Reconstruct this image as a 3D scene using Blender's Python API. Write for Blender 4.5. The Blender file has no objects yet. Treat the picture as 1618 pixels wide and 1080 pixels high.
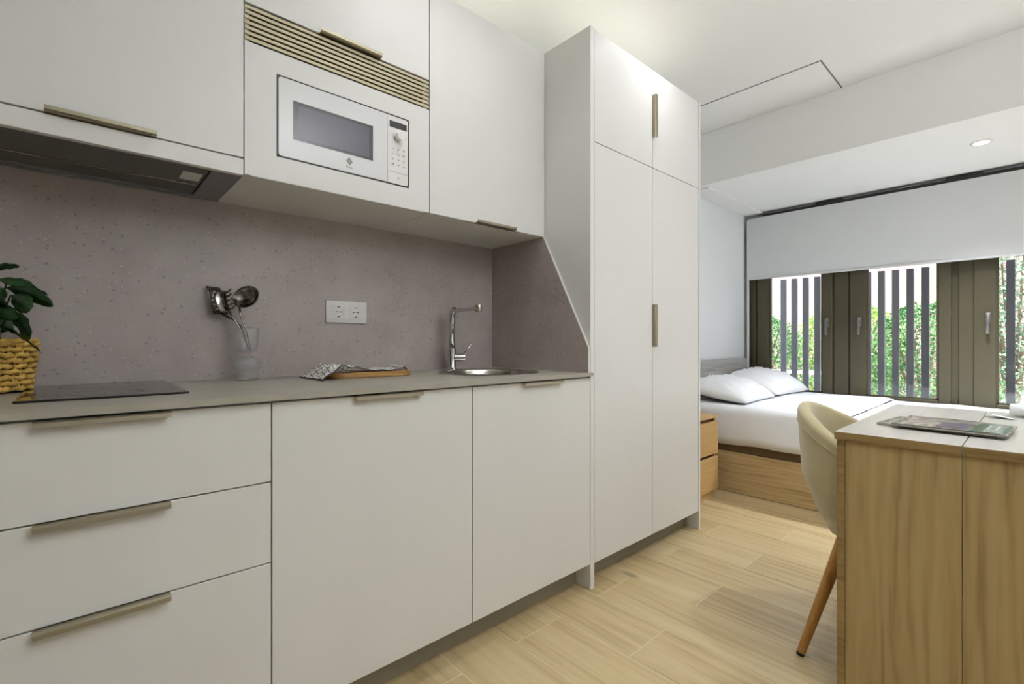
import bpy, bmesh, math, random
from mathutils import Vector, Matrix, noise
R = math.radians
PI = math.pi
random.seed(7)
SC = bpy.context.scene
COL = SC.collection

# ------------------------------------------------------------------ camera
YAW = math.atan2(831, 754)
cam = bpy.data.cameras.new('camera')
cam.sensor_width = 36.0
cam.lens = 754 / 1618 * 36.0
cam.clip_start = 0.02
cam.clip_end = 200
camo = bpy.data.objects.new('camera', cam)
COL.objects.link(camo)
camo.location = (0, 0, 1.036)
camo.rotation_euler = (R(90), 0, YAW - R(90))
SC.camera = camo

# ------------------------------------------------------------------ world, sun, exposure
SC.view_settings.view_transform = 'Standard'
SC.view_settings.look = 'None'
SC.view_settings.gamma = 1.0
SC.view_settings.use_curve_mapping = False
SC.view_settings.exposure = 0.2

w = bpy.data.worlds.new('sky')
SC.world = w
w.use_nodes = True
nt = w.node_tree
nt.nodes.clear()
out = nt.nodes.new('ShaderNodeOutputWorld')
bg = nt.nodes.new('ShaderNodeBackground')
sky = nt.nodes.new('ShaderNodeTexSky')
sky.sky_type = 'NISHITA'
sky.sun_disc = False
sky.sun_elevation = R(52)
sky.sun_rotation = R(250)
sky.air_density = 1.4
sky.dust_density = 3.0
bg.inputs['Strength'].default_value = 0.9
nt.links.new(sky.outputs[0], bg.inputs[0])
nt.links.new(bg.outputs[0], out.inputs[0])

sun = bpy.data.lights.new('sun', 'SUN')
sun.energy = 6.0
sun.angle = R(1.0)
sun.color = (1.0, 0.96, 0.9)
suno = bpy.data.objects.new('sun', sun)
COL.objects.link(suno)
suno.rotation_euler = Vector((0.32, 0.2, -0.92)).to_track_quat('-Z', 'Y').to_euler()

LAMP_KITCHEN = 17.0    # watts of each recessed spot
LAMP_ROOM = 64.0
LAMP_BED = 255.0
FILL_UP = 37.0
FILL_STRIP = 0.7
WARM = (0.98, 0.99, 1.02)
COOL = (0.95, 0.985, 1.06)

# ------------------------------------------------------------------ material helpers
def new_mat(name):
    m = bpy.data.materials.new(name)
    m.use_nodes = True
    n = m.node_tree.nodes
    return m, m.node_tree, n['Principled BSDF']

def lin(c):
    return tuple(((x / 255) / 12.92 if x / 255 <= 0.04045 else ((x / 255 + 0.055) / 1.055) ** 2.4) for x in c) + (1.0,)

def plain(name, rgb, rough=0.5, metal=0.0, bump=0.0, bscale=200.0, spec=0.5, mottle=0.0, mscale=6.0, coat=0.0):
    m, t, b = new_mat(name)
    c = lin(rgb)
    b.inputs['Roughness'].default_value = rough
    b.inputs['Metallic'].default_value = metal
    b.inputs['Specular IOR Level'].default_value = spec
    b.inputs['Coat Weight'].default_value = coat
    tc = t.nodes.new('ShaderNodeTexCoord')
    nz = t.nodes.new('ShaderNodeTexNoise')
    nz.inputs['Scale'].default_value = mscale
    nz.inputs['Detail'].default_value = 3
    t.links.new(tc.outputs['Object'], nz.inputs['Vector'])
    rp = t.nodes.new('ShaderNodeValToRGB')
    k = mottle
    rp.color_ramp.elements[0].position = 0.3
    rp.color_ramp.elements[1].position = 0.7
    rp.color_ramp.elements[0].color = tuple(x * (1 - k) for x in c[:3]) + (1,)
    rp.color_ramp.elements[1].color = tuple(min(1, x * (1 + k)) for x in c[:3]) + (1,)
    t.links.new(nz.outputs['Fac'], rp.inputs['Fac'])
    t.links.new(rp.outputs['Color'], b.inputs['Base Color'])
    if bump > 0:
        n2 = t.nodes.new('ShaderNodeTexNoise')
        n2.inputs['Scale'].default_value = bscale
        n2.inputs['Detail'].default_value = 4
        t.links.new(tc.outputs['Object'], n2.inputs['Vector'])
        bp = t.nodes.new('ShaderNodeBump')
        bp.inputs['Strength'].default_value = bump
        bp.inputs['Distance'].default_value = 0.002
        t.links.new(n2.outputs['Fac'], bp.inputs['Height'])
        t.links.new(bp.outputs['Normal'], b.inputs['Normal'])
    return m

def wood(name, light, mid, dark, axis, rough=0.45, grain=1.0, knots=0.0, vary=0.0, bump=0.12, coat=0.0, cathedral=0.35):
    """Wood whose grain runs along one axis of the object's own coordinates."""
    m, t, b = new_mat(name)
    N, L = t.nodes, t.links
    b.inputs['Roughness'].default_value = rough
    b.inputs['Coat Weight'].default_value = coat
    tc = N.new('ShaderNodeTexCoord')
    oi = N.new('ShaderNodeObjectInfo')
    off = N.new('ShaderNodeVectorMath'); off.operation = 'SCALE'
    off.inputs[0].default_value = (37.0, 23.0, 51.0)
    L.new(oi.outputs['Random'], off.inputs['Scale'])
    ad = N.new('ShaderNodeVectorMath'); ad.operation = 'ADD'
    L.new(tc.outputs['Object'], ad.inputs[0])
    L.new(off.outputs[0], ad.inputs[1])
    def mapped(sa, sc):
        mp = N.new('ShaderNodeMapping')
        s = [sc, sc, sc]; s['xyz'.index(axis)] = sa
        mp.inputs['Scale'].default_value = s
        L.new(ad.outputs[0], mp.inputs['Vector'])
        return mp
    def nz(mp, scale, det, dist=0.0):
        n = N.new('ShaderNodeTexNoise')
        n.inputs['Scale'].default_value = scale
        n.inputs['Detail'].default_value = det
        n.inputs['Distortion'].default_value = dist
        L.new(mp.outputs[0], n.inputs['Vector'])
        return n
    broad = nz(mapped(0.9 * grain, 7 * grain), 1.0, 3, 0.6)
    streak = nz(mapped(2.2 * grain, 55 * grain), 1.0, 5, 0.3)
    fine = nz(mapped(9 * grain, 330 * grain), 1.0, 2)
    rings = N.new('ShaderNodeTexWave')
    rings.wave_type = 'RINGS'; rings.rings_direction = axis.upper()
    rings.inputs['Scale'].default_value = 3.4
    rings.inputs['Distortion'].default_value = 9.0
    rings.inputs['Detail'].default_value = 3.0
    rings.inputs['Detail Scale'].default_value = 1.1
    L.new(mapped(0.55 * grain, 5.0 * grain).outputs[0], rings.inputs['Vector'])
    def mad(a, k, c):
        x = N.new('ShaderNodeMath'); x.operation = 'MULTIPLY_ADD'
        L.new(a, x.inputs[0]); x.inputs[1].default_value = k
        if isinstance(c, float): x.inputs[2].default_value = c
        else: L.new(c, x.inputs[2])
        return x.outputs[0]
    v = mad(broad.outputs['Fac'], 0.55, 0.0)
    v = mad(streak.outputs['Fac'], 0.45, v)
    v = mad(fine.outputs['Fac'], 0.18, v)
    v = mad(rings.outputs['Fac'], cathedral * 0.28, v)
    if vary > 0:
        v = mad(oi.outputs['Random'], vary, v)
    rp = N.new('ShaderNodeValToRGB')
    e = rp.color_ramp.elements
    base = 0.59 + cathedral * 0.14 + vary * 0.5
    e[0].position = base - 0.19; e[0].color = lin(dark)
    e[1].position = base + 0.17; e[1].color = lin(light)
    x = e.new(base - 0.02); x.color = lin(mid)
    L.new(v, rp.inputs['Fac'])
    col = rp.outputs['Color']
    if knots > 0:
        mp = mapped(1.6, 4.0)
        vo = N.new('ShaderNodeTexVoronoi'); vo.inputs['Scale'].default_value = 1.0
        vo.inputs['Randomness'].default_value = 1.0
        nd = nz(mapped(18, 40), 1.0, 2)
        mixv = N.new('ShaderNodeVectorMath'); mixv.operation = 'MULTIPLY_ADD'
        L.new(nd.outputs['Color'], mixv.inputs[0]); mixv.inputs[1].default_value = (0.05, 0.05, 0.05)
        L.new(mp.outputs[0], mixv.inputs[2])
        L.new(mixv.outputs[0], vo.inputs['Vector'])
        kr = N.new('ShaderNodeValToRGB')
        kr.color_ramp.elements[0].position = 0.035; kr.color_ramp.elements[0].color = (1, 1, 1, 1)
        kr.color_ramp.elements[1].position = 0.10; kr.color_ramp.elements[1].color = (0, 0, 0, 1)
        L.new(vo.outputs['Distance'], kr.inputs['Fac'])
        sc_ = N.new('ShaderNodeMath'); sc_.operation = 'MULTIPLY'; sc_.inputs[1].default_value = knots
        L.new(kr.outputs['Color'], sc_.inputs[0])
        mx = N.new('ShaderNodeMixRGB'); mx.blend_type = 'MIX'
        L.new(sc_.outputs[0], mx.inputs['Fac']); L.new(col, mx.inputs['Color1'])
        mx.inputs['Color2'].default_value = lin((92, 78, 62))
        col = mx.outputs['Color']
    L.new(col, b.inputs['Base Color'])
    bp = N.new('ShaderNodeBump'); bp.inputs['Strength'].default_value = bump; bp.inputs['Distance'].default_value = 0.001
    L.new(fine.outputs['Fac'], bp.inputs['Height'])
    L.new(bp.outputs['Normal'], b.inputs['Normal'])
    return m

def stone(name, a, bcol, rough, flecks=True):
    m, t, b = new_mat(name)
    N, L = t.nodes, t.links
    b.inputs['Roughness'].default_value = rough
    tc = N.new('ShaderNodeTexCoord')
    n1 = N.new('ShaderNodeTexNoise'); n1.inputs['Scale'].default_value = 4.0; n1.inputs['Detail'].default_value = 8; n1.inputs['Roughness'].default_value = 0.62
    L.new(tc.outputs['Object'], n1.inputs['Vector'])
    rp = N.new('ShaderNodeValToRGB')
    rp.color_ramp.elements[0].position = 0.30; rp.color_ramp.elements[0].color = lin(a)
    rp.color_ramp.elements[1].position = 0.70; rp.color_ramp.elements[1].color = lin(bcol)
    L.new(n1.outputs['Fac'], rp.inputs['Fac'])
    col = rp.outputs['Color']
    h = n1.outputs['Fac']
    if flecks:
        for scale, thr, c, seed in ((48, 0.15, (96, 87, 82), 0.0), (70, 0.17, (222, 216, 210), 31.0), (34, 0.08, (74, 66, 62), 77.0)):
            mp = N.new('ShaderNodeMapping'); mp.inputs['Location'].default_value = (seed, seed, seed)
            mp.inputs['Scale'].default_value = (1.0, 1.0, 1.25)
            L.new(tc.outputs['Object'], mp.inputs['Vector'])
            vo = N.new('ShaderNodeTexVoronoi'); vo.inputs['Scale'].default_value = scale
            nd = N.new('ShaderNodeTexNoise'); nd.inputs['Scale'].default_value = 140; nd.inputs['Detail'].default_value = 2
            L.new(tc.outputs['Object'], nd.inputs['Vector'])
            ma = N.new('ShaderNodeVectorMath'); ma.operation = 'MULTIPLY_ADD'; ma.inputs[1].default_value = (.012, .012, .012)
            L.new(nd.outputs['Color'], ma.inputs[0]); L.new(mp.outputs[0], ma.inputs[2])
            L.new(ma.outputs[0], vo.inputs['Vector'])
            # only some cells carry a fleck
            sp = N.new('ShaderNodeSeparateColor'); L.new(vo.outputs['Color'], sp.inputs[0])
            gt = N.new('ShaderNodeMath'); gt.operation = 'GREATER_THAN'; gt.inputs[1].default_value = 0.58
            L.new(sp.outputs[0], gt.inputs[0])
            r2 = N.new('ShaderNodeValToRGB')
            r2.color_ramp.elements[0].position = thr * 0.6; r2.color_ramp.elements[0].color = (1, 1, 1, 1)
            r2.color_ramp.elements[1].position = thr; r2.color_ramp.elements[1].color = (0, 0, 0, 1)
            sz = N.new('ShaderNodeMath'); sz.operation = 'MULTIPLY_ADD'; sz.inputs[1].default_value = 1.6; sz.inputs[2].default_value = .35
            L.new(sp.outputs[1], sz.inputs[0])
            dv = N.new('ShaderNodeMath'); dv.operation = 'DIVIDE'; L.new(vo.outputs['Distance'], dv.inputs[0]); L.new(sz.outputs[0], dv.inputs[1])
            L.new(dv.outputs[0], r2.inputs['Fac'])
            mu = N.new('ShaderNodeMath'); mu.operation = 'MULTIPLY'
            L.new(r2.outputs['Color'], mu.inputs[0]); L.new(gt.outputs[0], mu.inputs[1])
            m2 = N.new('ShaderNodeMath'); m2.operation = 'MULTIPLY'; m2.inputs[1].default_value = 0.45
            L.new(mu.outputs[0], m2.inputs[0])
            mx = N.new('ShaderNodeMixRGB'); L.new(m2.outputs[0], mx.inputs['Fac'])
            L.new(col, mx.inputs['Color1']); mx.inputs['Color2'].default_value = lin(c)
            col = mx.outputs['Color']
    L.new(col, b.inputs['Base Color'])
    n3 = N.new('ShaderNodeTexNoise'); n3.inputs['Scale'].default_value = 120; n3.inputs['Detail'].default_value = 4
    L.new(tc.outputs['Object'], n3.inputs['Vector'])
    bp = N.new('ShaderNodeBump'); bp.inputs['Strength'].default_value = 0.15; bp.inputs['Distance'].default_value = 0.001
    L.new(n3.outputs['Fac'], bp.inputs['Height']); L.new(bp.outputs['Normal'], b.inputs['Normal'])
    return m

def glass(name, tint=(1, 1, 1), rough=0.0, ior=1.45):
    m, t, b = new_mat(name)
    b.inputs['Base Color'].default_value = tint + (1,)
    b.inputs['Roughness'].default_value = rough
    b.inputs['Transmission Weight'].default_value = 1.0
    b.inputs['IOR'].default_value = ior
    return m

def window_glass(name):
    """Thin pane: lets light straight through with a Fresnel reflection."""
    m = bpy.data.materials.new(name); m.use_nodes = True
    t = m.node_tree; t.nodes.clear()
    o = t.nodes.new('ShaderNodeOutputMaterial')
    tr = t.nodes.new('ShaderNodeBsdfTransparent'); tr.inputs[0].default_value = (0.95, 0.97, 0.96, 1)
    gl = t.nodes.new('ShaderNodeBsdfGlossy'); gl.inputs['Roughness'].default_value = 0.0
    fr = t.nodes.new('ShaderNodeFresnel'); fr.inputs['IOR'].default_value = 1.5
    mx = t.nodes.new('ShaderNodeMixShader')
    t.links.new(fr.outputs[0], mx.inputs[0]); t.links.new(tr.outputs[0], mx.inputs[1]); t.links.new(gl.outputs[0], mx.inputs[2])
    t.links.new(mx.outputs[0], o.inputs[0])
    return m

def emitter(name, rgb, strength):
    m, t, b = new_mat(name)
    b.inputs['Base Color'].default_value = (0.8, 0.8, 0.8, 1)
    b.inputs['Emission Color'].default_value = rgb + (1,)
    b.inputs['Emission Strength'].default_value = strength
    return m

M = {}
M['cabinet'] = plain('white_satin_laminate', (225, 224, 220), 0.42, mottle=0.008)
M['cabinet_edge'] = plain('white_laminate_edge', (222, 220, 212), 0.45)
M['paint'] = plain('white_wall_paint', (231, 233, 233), 0.85, bump=0.08, bscale=350)
M['bounce_cut_paint'] = plain('bounce_cut_taupe', (112, 106, 98), 0.85)  # made-up dark tone for the unseen near wall, cuts bounced light
M['ceiling'] = plain('white_ceiling_paint', (236, 236, 233), 0.9, bump=0.04, bscale=350)
M['stone'] = stone('taupe_stone_splashback', (166, 154, 149), (186, 175, 170), 0.42)
M['worktop'] = stone('taupe_stone_worktop', (160, 155, 142), (174, 169, 156), 0.38, flecks=False)
M['bronze'] = plain('champagne_metal', (164, 155, 134), 0.33, metal=0.8, bump=0.03, bscale=300)
M['plinth'] = plain('taupe_plinth_laminate', (148, 139, 120), 0.6)
M['slat'] = plain('champagne_grille_metal', (190, 180, 150), 0.45, metal=0.35)
M['dark'] = plain('black_void', (14, 13, 12), 0.8)
M['black'] = plain('black_plastic', (22, 22, 23), 0.4)
M['hob'] = plain('black_ceramic_glass', (12, 12, 13), 0.06, spec=0.6)
M['hood'] = plain('grey_painted_steel', (138, 136, 140), 0.42, metal=0.3)
M['hood_dark'] = plain('dark_filter_mesh', (108, 109, 106), 0.5, metal=0.3, bump=0.3, bscale=900)
M['steel'] = plain('brushed_steel', (190, 186, 178), 0.22, metal=1.0, bump=0.03, bscale=500)
M['chrome'] = plain('polished_chrome', (215, 215, 215), 0.07, metal=1.0)
M['white_glass'] = plain('white_enamel_glass', (222, 222, 222), 0.16, spec=0.5)
M['white_plastic'] = plain('white_plastic', (228, 225, 222), 0.35)
M['grey_print'] = plain('grey_print', (150, 149, 144), 0.6)
M['mark'] = plain('pale_grey_print', (178, 177, 172), 0.6)
M['print_dark'] = plain('dark_grey_print', (120, 120, 118), 0.6)
M['oven_glass'] = plain('violet_grey_oven_glass', (70, 66, 80), 0.12, spec=0.6)
M['oven_glass_dark'] = plain('black_oven_glass', (28, 26, 34), 0.1, spec=0.6)
M['floor'] = wood('oak_look_floor_tile', (207, 188, 146), (197, 175, 131), (174, 151, 110), 'y', rough=0.34, grain=0.7, knots=0.55, vary=0.06, bump=0.1, cathedral=0.3)
M['grout'] = plain('pale_sand_grout', (232, 220, 192), 0.8)
M['desk'] = wood('sonoma_oak_vertical', (190, 166, 116), (181, 155, 104), (153, 126, 80), 'z', rough=0.5, grain=0.8, cathedral=0.6)
M['desk_edge'] = wood('sonoma_oak_edge', (170, 142, 90), (156, 128, 80), (124, 100, 60), 'y', rough=0.5, grain=1.0)
M['desk_top'] = wood('pale_sonoma_oak_top', (205, 203, 195), (198, 195, 186), (186, 182, 171), 'x', rough=0.3, grain=0.9, cathedral=0.3)
M['bed_oak'] = wood('oak_laminate_horizontal', (204, 180, 132), (190, 163, 114), (154, 126, 84), 'y', rough=0.5, grain=0.85, cathedral=0.5)
M['bed_dark'] = plain('brown_bed_base_fabric', (112, 94, 66), 0.8)
M['night'] = wood('birch_laminate_drawer', (210, 174, 120), (200, 163, 108), (184, 147, 94), 'x', rough=0.5, grain=0.9, cathedral=0.15)
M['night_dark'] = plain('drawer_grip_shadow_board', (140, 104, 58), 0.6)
M['head'] = wood('whitewashed_oak', (206, 204, 200), (188, 186, 182), (160, 157, 152), 'x', rough=0.6, grain=0.9)
M['linen'] = plain('white_cotton', (241, 242, 243), 0.9, bump=0.1, bscale=700)
M['linen2'] = plain('off_white_cotton', (234, 236, 236), 0.9, bump=0.1, bscale=700)
M['velvet'] = plain('olive_beige_velvet', (186, 173, 132), 0.85, mottle=0.05, mscale=20, bump=0.1, bscale=600)
M['velvet'].node_tree.nodes['Principled BSDF'].inputs['Sheen Weight'].default_value = 0.5
M['leg'] = wood('honey_oak_leg', (196, 146, 78), (182, 130, 64), (150, 104, 48), 'z', rough=0.4, grain=1.6)
M['frame'] = plain('dark_bronze_aluminium', (84, 78, 60), 0.42, metal=0.2, spec=0.4)
M['handle_grey'] = plain('satin_grey_metal', (140, 136, 136), 0.3, metal=0.8)
M['blind'] = plain('white_blind_fabric', (214, 215, 214), 0.85, bump=0.06, bscale=900)
M['pane'] = window_glass('clear_pane')
M['slat_out'] = plain('grey_painted_slat', (146, 141, 143), 0.6)
M['garden_wall'] = plain('pale_pink_render', (158, 134, 130), 0.9, mottle=0.05, mscale=2)
M['paving'] = plain('pale_paving', (205, 200, 196), 0.85, mottle=0.05)
M['white_rail'] = plain('white_painted_metal', (240, 240, 240), 0.5)
M['terracotta'] = plain('terracotta', (204, 112, 72), 0.8)
M['flower'] = plain('orange_petals', (240, 130, 70), 0.7)
M['led_warm'] = emitter('warm_lamp_diffuser', (1.0, 0.92, 0.72), 9.0)
M['fill_strip'] = emitter('fill_strip_lens', (1.0, 0.97, 0.80), 1.5)
M['led_cool'] = emitter('white_lamp_diffuser', (1.0, 0.97, 0.92), 9.0)
def thin_glass(name, bump=False):
    m = bpy.data.materials.new(name); m.use_nodes = True
    t = m.node_tree; t.nodes.clear()
    o = t.nodes.new('ShaderNodeOutputMaterial')
    tr = t.nodes.new('ShaderNodeBsdfTransparent'); tr.inputs[0].default_value = (0.96, 0.965, 0.97, 1)
    gl = t.nodes.new('ShaderNodeBsdfGlossy'); gl.inputs['Roughness'].default_value = 0.08
    lw = t.nodes.new('ShaderNodeLayerWeight'); lw.inputs['Blend'].default_value = 0.35
    pw = t.nodes.new('ShaderNodeMath'); pw.operation = 'POWER'; pw.inputs[1].default_value = 2.5
    t.links.new(lw.outputs['Facing'], pw.inputs[0])
    ml = t.nodes.new('ShaderNodeMath'); ml.operation = 'MULTIPLY_ADD'; ml.inputs[1].default_value = 0.45; ml.inputs[2].default_value = 0.05
    t.links.new(pw.outputs[0], ml.inputs[0])
    if bump:
        tc = t.nodes.new('ShaderNodeTexCoord'); vo = t.nodes.new('ShaderNodeTexVoronoi'); vo.inputs['Scale'].default_value = 160
        bp = t.nodes.new('ShaderNodeBump'); bp.inputs['Strength'].default_value = 0.8; bp.inputs['Distance'].default_value = 0.003
        t.links.new(tc.outputs['Object'], vo.inputs['Vector']); t.links.new(vo.outputs['Distance'], bp.inputs['Height'])
        t.links.new(bp.outputs['Normal'], gl.inputs['Normal'])
    df = t.nodes.new('ShaderNodeBsdfDiffuse'); df.inputs[0].default_value = (0.85, 0.86, 0.88, 1)
    m1 = t.nodes.new('ShaderNodeMixShader'); m1.inputs[0].default_value = 0.07
    t.links.new(tr.outputs[0], m1.inputs[1]); t.links.new(df.outputs[0], m1.inputs[2])
    mx = t.nodes.new('ShaderNodeMixShader')
    t.links.new(ml.outputs[0], mx.inputs[0]); t.links.new(m1.outputs[0], mx.inputs[1]); t.links.new(gl.outputs[0], mx.inputs[2])
    t.links.new(mx.outputs[0], o.inputs[0])
    return m
M['seeded_glass'] = thin_glass('seeded_clear_glass', True)
M['thin_glass'] = thin_glass('thin_clear_glass')
M['grip_dark'] = plain('dark_steel', (96, 93, 90), 0.25, metal=0.9)
M['clear_glass'] = glass('clear_glass', (0.985, 0.99, 0.99), ior=1.3)
M['board_wood'] = wood('acacia_board', (206, 164, 104), (184, 140, 82), (140, 98, 54), 'x', rough=0.35, grain=1.6)
M['grip'] = plain('stainless_utensil', (170, 166, 160), 0.14, metal=1.0)
M['wicker'] = plain('straw_wicker', (206, 168, 82), 0.7, mottle=0.25, mscale=60, bump=0.3, bscale=300)
M['soil'] = plain('dark_potting_soil', (40, 30, 22), 0.95, bump=0.5, bscale=120)
M['stem'] = plain('green_stem', (58, 84, 40), 0.6)
M['paper'] = plain('white_paper', (236, 236, 232), 0.7)
M['page'] = plain('grey_page_block', (176, 172, 160), 0.7)

def leaf_mat(name, a, b_):
    m, t, b = new_mat(name)
    b.inputs['Roughness'].default_value = 0.35
    b.inputs['Subsurface Weight'].default_value = 0.0
    tc = t.nodes.new('ShaderNodeTexCoord')
    nz = t.nodes.new('ShaderNodeTexNoise'); nz.inputs['Scale'].default_value = 14
    t.links.new(tc.outputs['Object'], nz.inputs['Vector'])
    rp = t.nodes.new('ShaderNodeValToRGB')
    rp.color_ramp.elements[0].position = 0.35; rp.color_ramp.elements[0].color = lin(a)
    rp.color_ramp.elements[1].position = 0.65; rp.color_ramp.elements[1].color = lin(b_)
    t.links.new(nz.outputs['Fac'], rp.inputs['Fac'])
    t.links.new(rp.outputs['Color'], b.inputs['Base Color'])
    return m
M['leaf'] = leaf_mat('glossy_dark_leaf', (26, 58, 26), (44, 88, 40))

def foliage_mat(name, a, b_):
    m, t, b = new_mat(name)
    b.inputs['Roughness'].default_value = 0.55
    tc = t.nodes.new('ShaderNodeTexCoord')
    nz = t.nodes.new('ShaderNodeTexNoise'); nz.inputs['Scale'].default_value = 5; nz.inputs['Detail'].default_value = 6
    t.links.new(tc.outputs['Object'], nz.inputs['Vector'])
    rp = t.nodes.new('ShaderNodeValToRGB')
    rp.color_ramp.elements[0].position = 0.38; rp.color_ramp.elements[0].color = lin(a)
    rp.color_ramp.elements[1].position = 0.62; rp.color_ramp.elements[1].color = lin(b_)
    t.links.new(nz.outputs['Fac'], rp.inputs['Fac'])
    t.links.new(rp.outputs['Color'], b.inputs['Base Color'])
    return m
M['hedge_a'] = foliage_mat('yellow_green_foliage', (84, 134, 40), (150, 190, 80))
M['hedge_b'] = foliage_mat('mid_green_foliage', (48, 100, 50), (116, 164, 100))
M['hedge_c'] = foliage_mat('silver_green_foliage', (76, 112, 86), (156, 182, 154))
M['bark'] = plain('grey_bark', (110, 96, 80), 0.9)

# ------------------------------------------------------------------ mesh helpers
WORLD = {}     # object name -> world origin of its coordinates

class MB:
    def __init__(s):
        s.bm = bmesh.new()
    def _xf(s, verts, mat):
        if mat is not None:
            bmesh.ops.transform(s.bm, matrix=mat, verts=verts)
    def box(s, x0, x1, y0, y1, z0, z1, bev=0.0, mat=None, seg=1):
        r = bmesh.ops.create_cube(s.bm, size=1.0)
        vs = r['verts']
        for v in vs:
            v.co = Vector((x0 + (v.co.x + .5) * (x1 - x0), y0 + (v.co.y + .5) * (y1 - y0), z0 + (v.co.z + .5) * (z1 - z0)))
        if bev > 0:
            es = list({e for v in vs for e in v.link_edges})
            g = bmesh.ops.bevel(s.bm, geom=es, offset=bev, segments=seg, affect='EDGES', profile=0.5)
            vs = list({v for f in g['faces'] for v in f.verts} | {v for v in vs if v.is_valid})
        s._xf(vs, mat)
        return s
    def prism(s, pts, axis, a, b):
        """Polygon of 2-D points swept along an axis from a to b."""
        def P(p, t):
            if axis == 'x': return (t, p[0], p[1])
            if axis == 'y': return (p[0], t, p[1])
            return (p[0], p[1], t)
        lo = [s.bm.verts.new(P(p, a)) for p in pts]
        hi = [s.bm.verts.new(P(p, b)) for p in pts]
        fs = [s.bm.faces.new(lo), s.bm.faces.new(list(reversed(hi)))]
        n = len(pts)
        for i in range(n):
            fs.append(s.bm.faces.new((lo[i], lo[(i + 1) % n], hi[(i + 1) % n], hi[i])))
        bmesh.ops.recalc_face_normals(s.bm, faces=fs)
        return s
    def cone(s, p, q, r0, r1, n=16, caps=True):
        p, q = Vector(p), Vector(q)
        d = (q - p)
        rot = d.to_track_quat('Z', 'Y').to_matrix().to_4x4()
        m = Matrix.Translation((p + q) / 2) @ rot
        bmesh.ops.create_cone(s.bm, cap_ends=caps, segments=n, radius1=r0, radius2=r1, depth=d.length, matrix=m)
        return s
    def tube(s, pts, r, n=10, closed=False):
        pts = [Vector(p) for p in pts]
        rad = r if isinstance(r, (list, tuple)) else [r] * len(pts)
        rings = []
        N_ = len(pts)
        up = Vector((0, 0, 1))
        for i, p in enumerate(pts):
            if closed:
                t = (pts[(i + 1) % N_] - pts[i - 1])
            else:
                t = pts[min(i + 1, N_ - 1)] - pts[max(i - 1, 0)]
            t.normalize()
            u = t.cross(up)
            if u.length < 0.05:
                u = t.cross(Vector((0, 1, 0)))
            u.normalize()
            v = u.cross(t)
            rings.append([s.bm.verts.new(p + (u * math.cos(2 * PI * k / n) + v * math.sin(2 * PI * k / n)) * rad[i]) for k in range(n)])
        fs = []
        for i in range(N_ if closed else N_ - 1):
            a, b = rings[i], rings[(i + 1) % N_]
            for k in range(n):
                fs.append(s.bm.faces.new((a[k], a[(k + 1) % n], b[(k + 1) % n], b[k])))
        if not closed:
            fs.append(s.bm.faces.new(list(reversed(rings[0]))))
            fs.append(s.bm.faces.new(rings[-1]))
        bmesh.ops.recalc_face_normals(s.bm, faces=fs)
        return s
    def lathe(s, prof, c=(0, 0, 0), n=32, mat=None):
        """Profile of (radius, height) turned about the vertical through c; radius 0 closes."""
        rings = []
        new = []
        for r, z in prof:
            if r <= 1e-6:
                v = s.bm.verts.new((c[0], c[1], c[2] + z)); rings.append([v]); new.append(v)
            else:
                ring = [s.bm.verts.new((c[0] + r * math.cos(2 * PI * k / n), c[1] + r * math.sin(2 * PI * k / n), c[2] + z)) for k in range(n)]
                rings.append(ring); new += ring
        fs = []
        for a, b in zip(rings, rings[1:]):
            for k in range(n):
                if len(a) == 1 and len(b) == 1: continue
                if len(a) == 1: fs.append(s.bm.faces.new((a[0], b[k], b[(k + 1) % n])))
                elif len(b) == 1: fs.append(s.bm.faces.new((a[k], a[(k + 1) % n], b[0])))
                else: fs.append(s.bm.faces.new((a[k], a[(k + 1) % n], b[(k + 1) % n], b[k])))
        bmesh.ops.recalc_face_normals(s.bm, faces=fs)
        s._xf(new, mat)
        return s
    def grid(s, f, nu, nv, closed_u=False):
        """Surface f(i/nu, j/nv) -> point."""
        cols = nu if closed_u else nu + 1
        vs = [[s.bm.verts.new(f(i / nu, j / nv)) for j in range(nv + 1)] for i in range(cols)]
        fs = []
        for i in range(nu):
            for j in range(nv):
                i2 = (i + 1) % cols
                fs.append(s.bm.faces.new((vs[i][j], vs[i2][j], vs[i2][j + 1], vs[i][j + 1])))
        s.fs = fs
        return s
    def build(s, name, mat, parent=None, smooth=False, world=True):
        me = bpy.data.meshes.new(name)
        if parent is not None and world:
            o_ = WORLD[parent.name]
            for v in s.bm.verts: v.co -= o_
        s.bm.to_mesh(me)
        s.bm.free()
        if smooth:
            me.polygons.foreach_set('use_smooth', [True] * len(me.polygons))
            if smooth == 'auto':
                me.set_sharp_from_angle(angle=R(35))
        if mat is not None:
            me.materials.append(mat)
        o = bpy.data.objects.new(name, me)
        COL.objects.link(o)
        if parent is not None:
            o.parent = parent
            WORLD[o.name] = WORLD[parent.name].copy()
        else:
            WORLD[o.name] = Vector((0, 0, 0))
        return o

def tag(o, label=None, cat=None, group=None, kind=None):
    if label: o['label'] = label
    if cat: o['category'] = cat
    if group: o['group'] = group
    if kind: o['kind'] = kind
    return o

def thing(name, label, cat, loc=(0, 0, 0), rotz=0.0, group=None):
    o = bpy.data.objects.new(name, None)
    o.empty_display_size = 0.1
    COL.objects.link(o)
    o.location = loc
    o.rotation_euler = (0, 0, rotz)
    WORLD[o.name] = Vector(loc)
    return tag(o, label, cat, group)

def origin(o, p):
    """Give a one-mesh thing its own base point."""
    p = Vector(p)
    for v in o.data.vertices: v.co -= p
    o.location = p
    WORLD[o.name] = p
    return o

def struct(o):
    return tag(o, kind='structure')

# ================================================================== THE SETTING
XW = 4.85        # window plane
XN, YR, YL = -2.3, -1.2, 1.9
ZC, ZL = 2.66, 2.245
XB = 3.61        # face of the bulkhead

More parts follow.
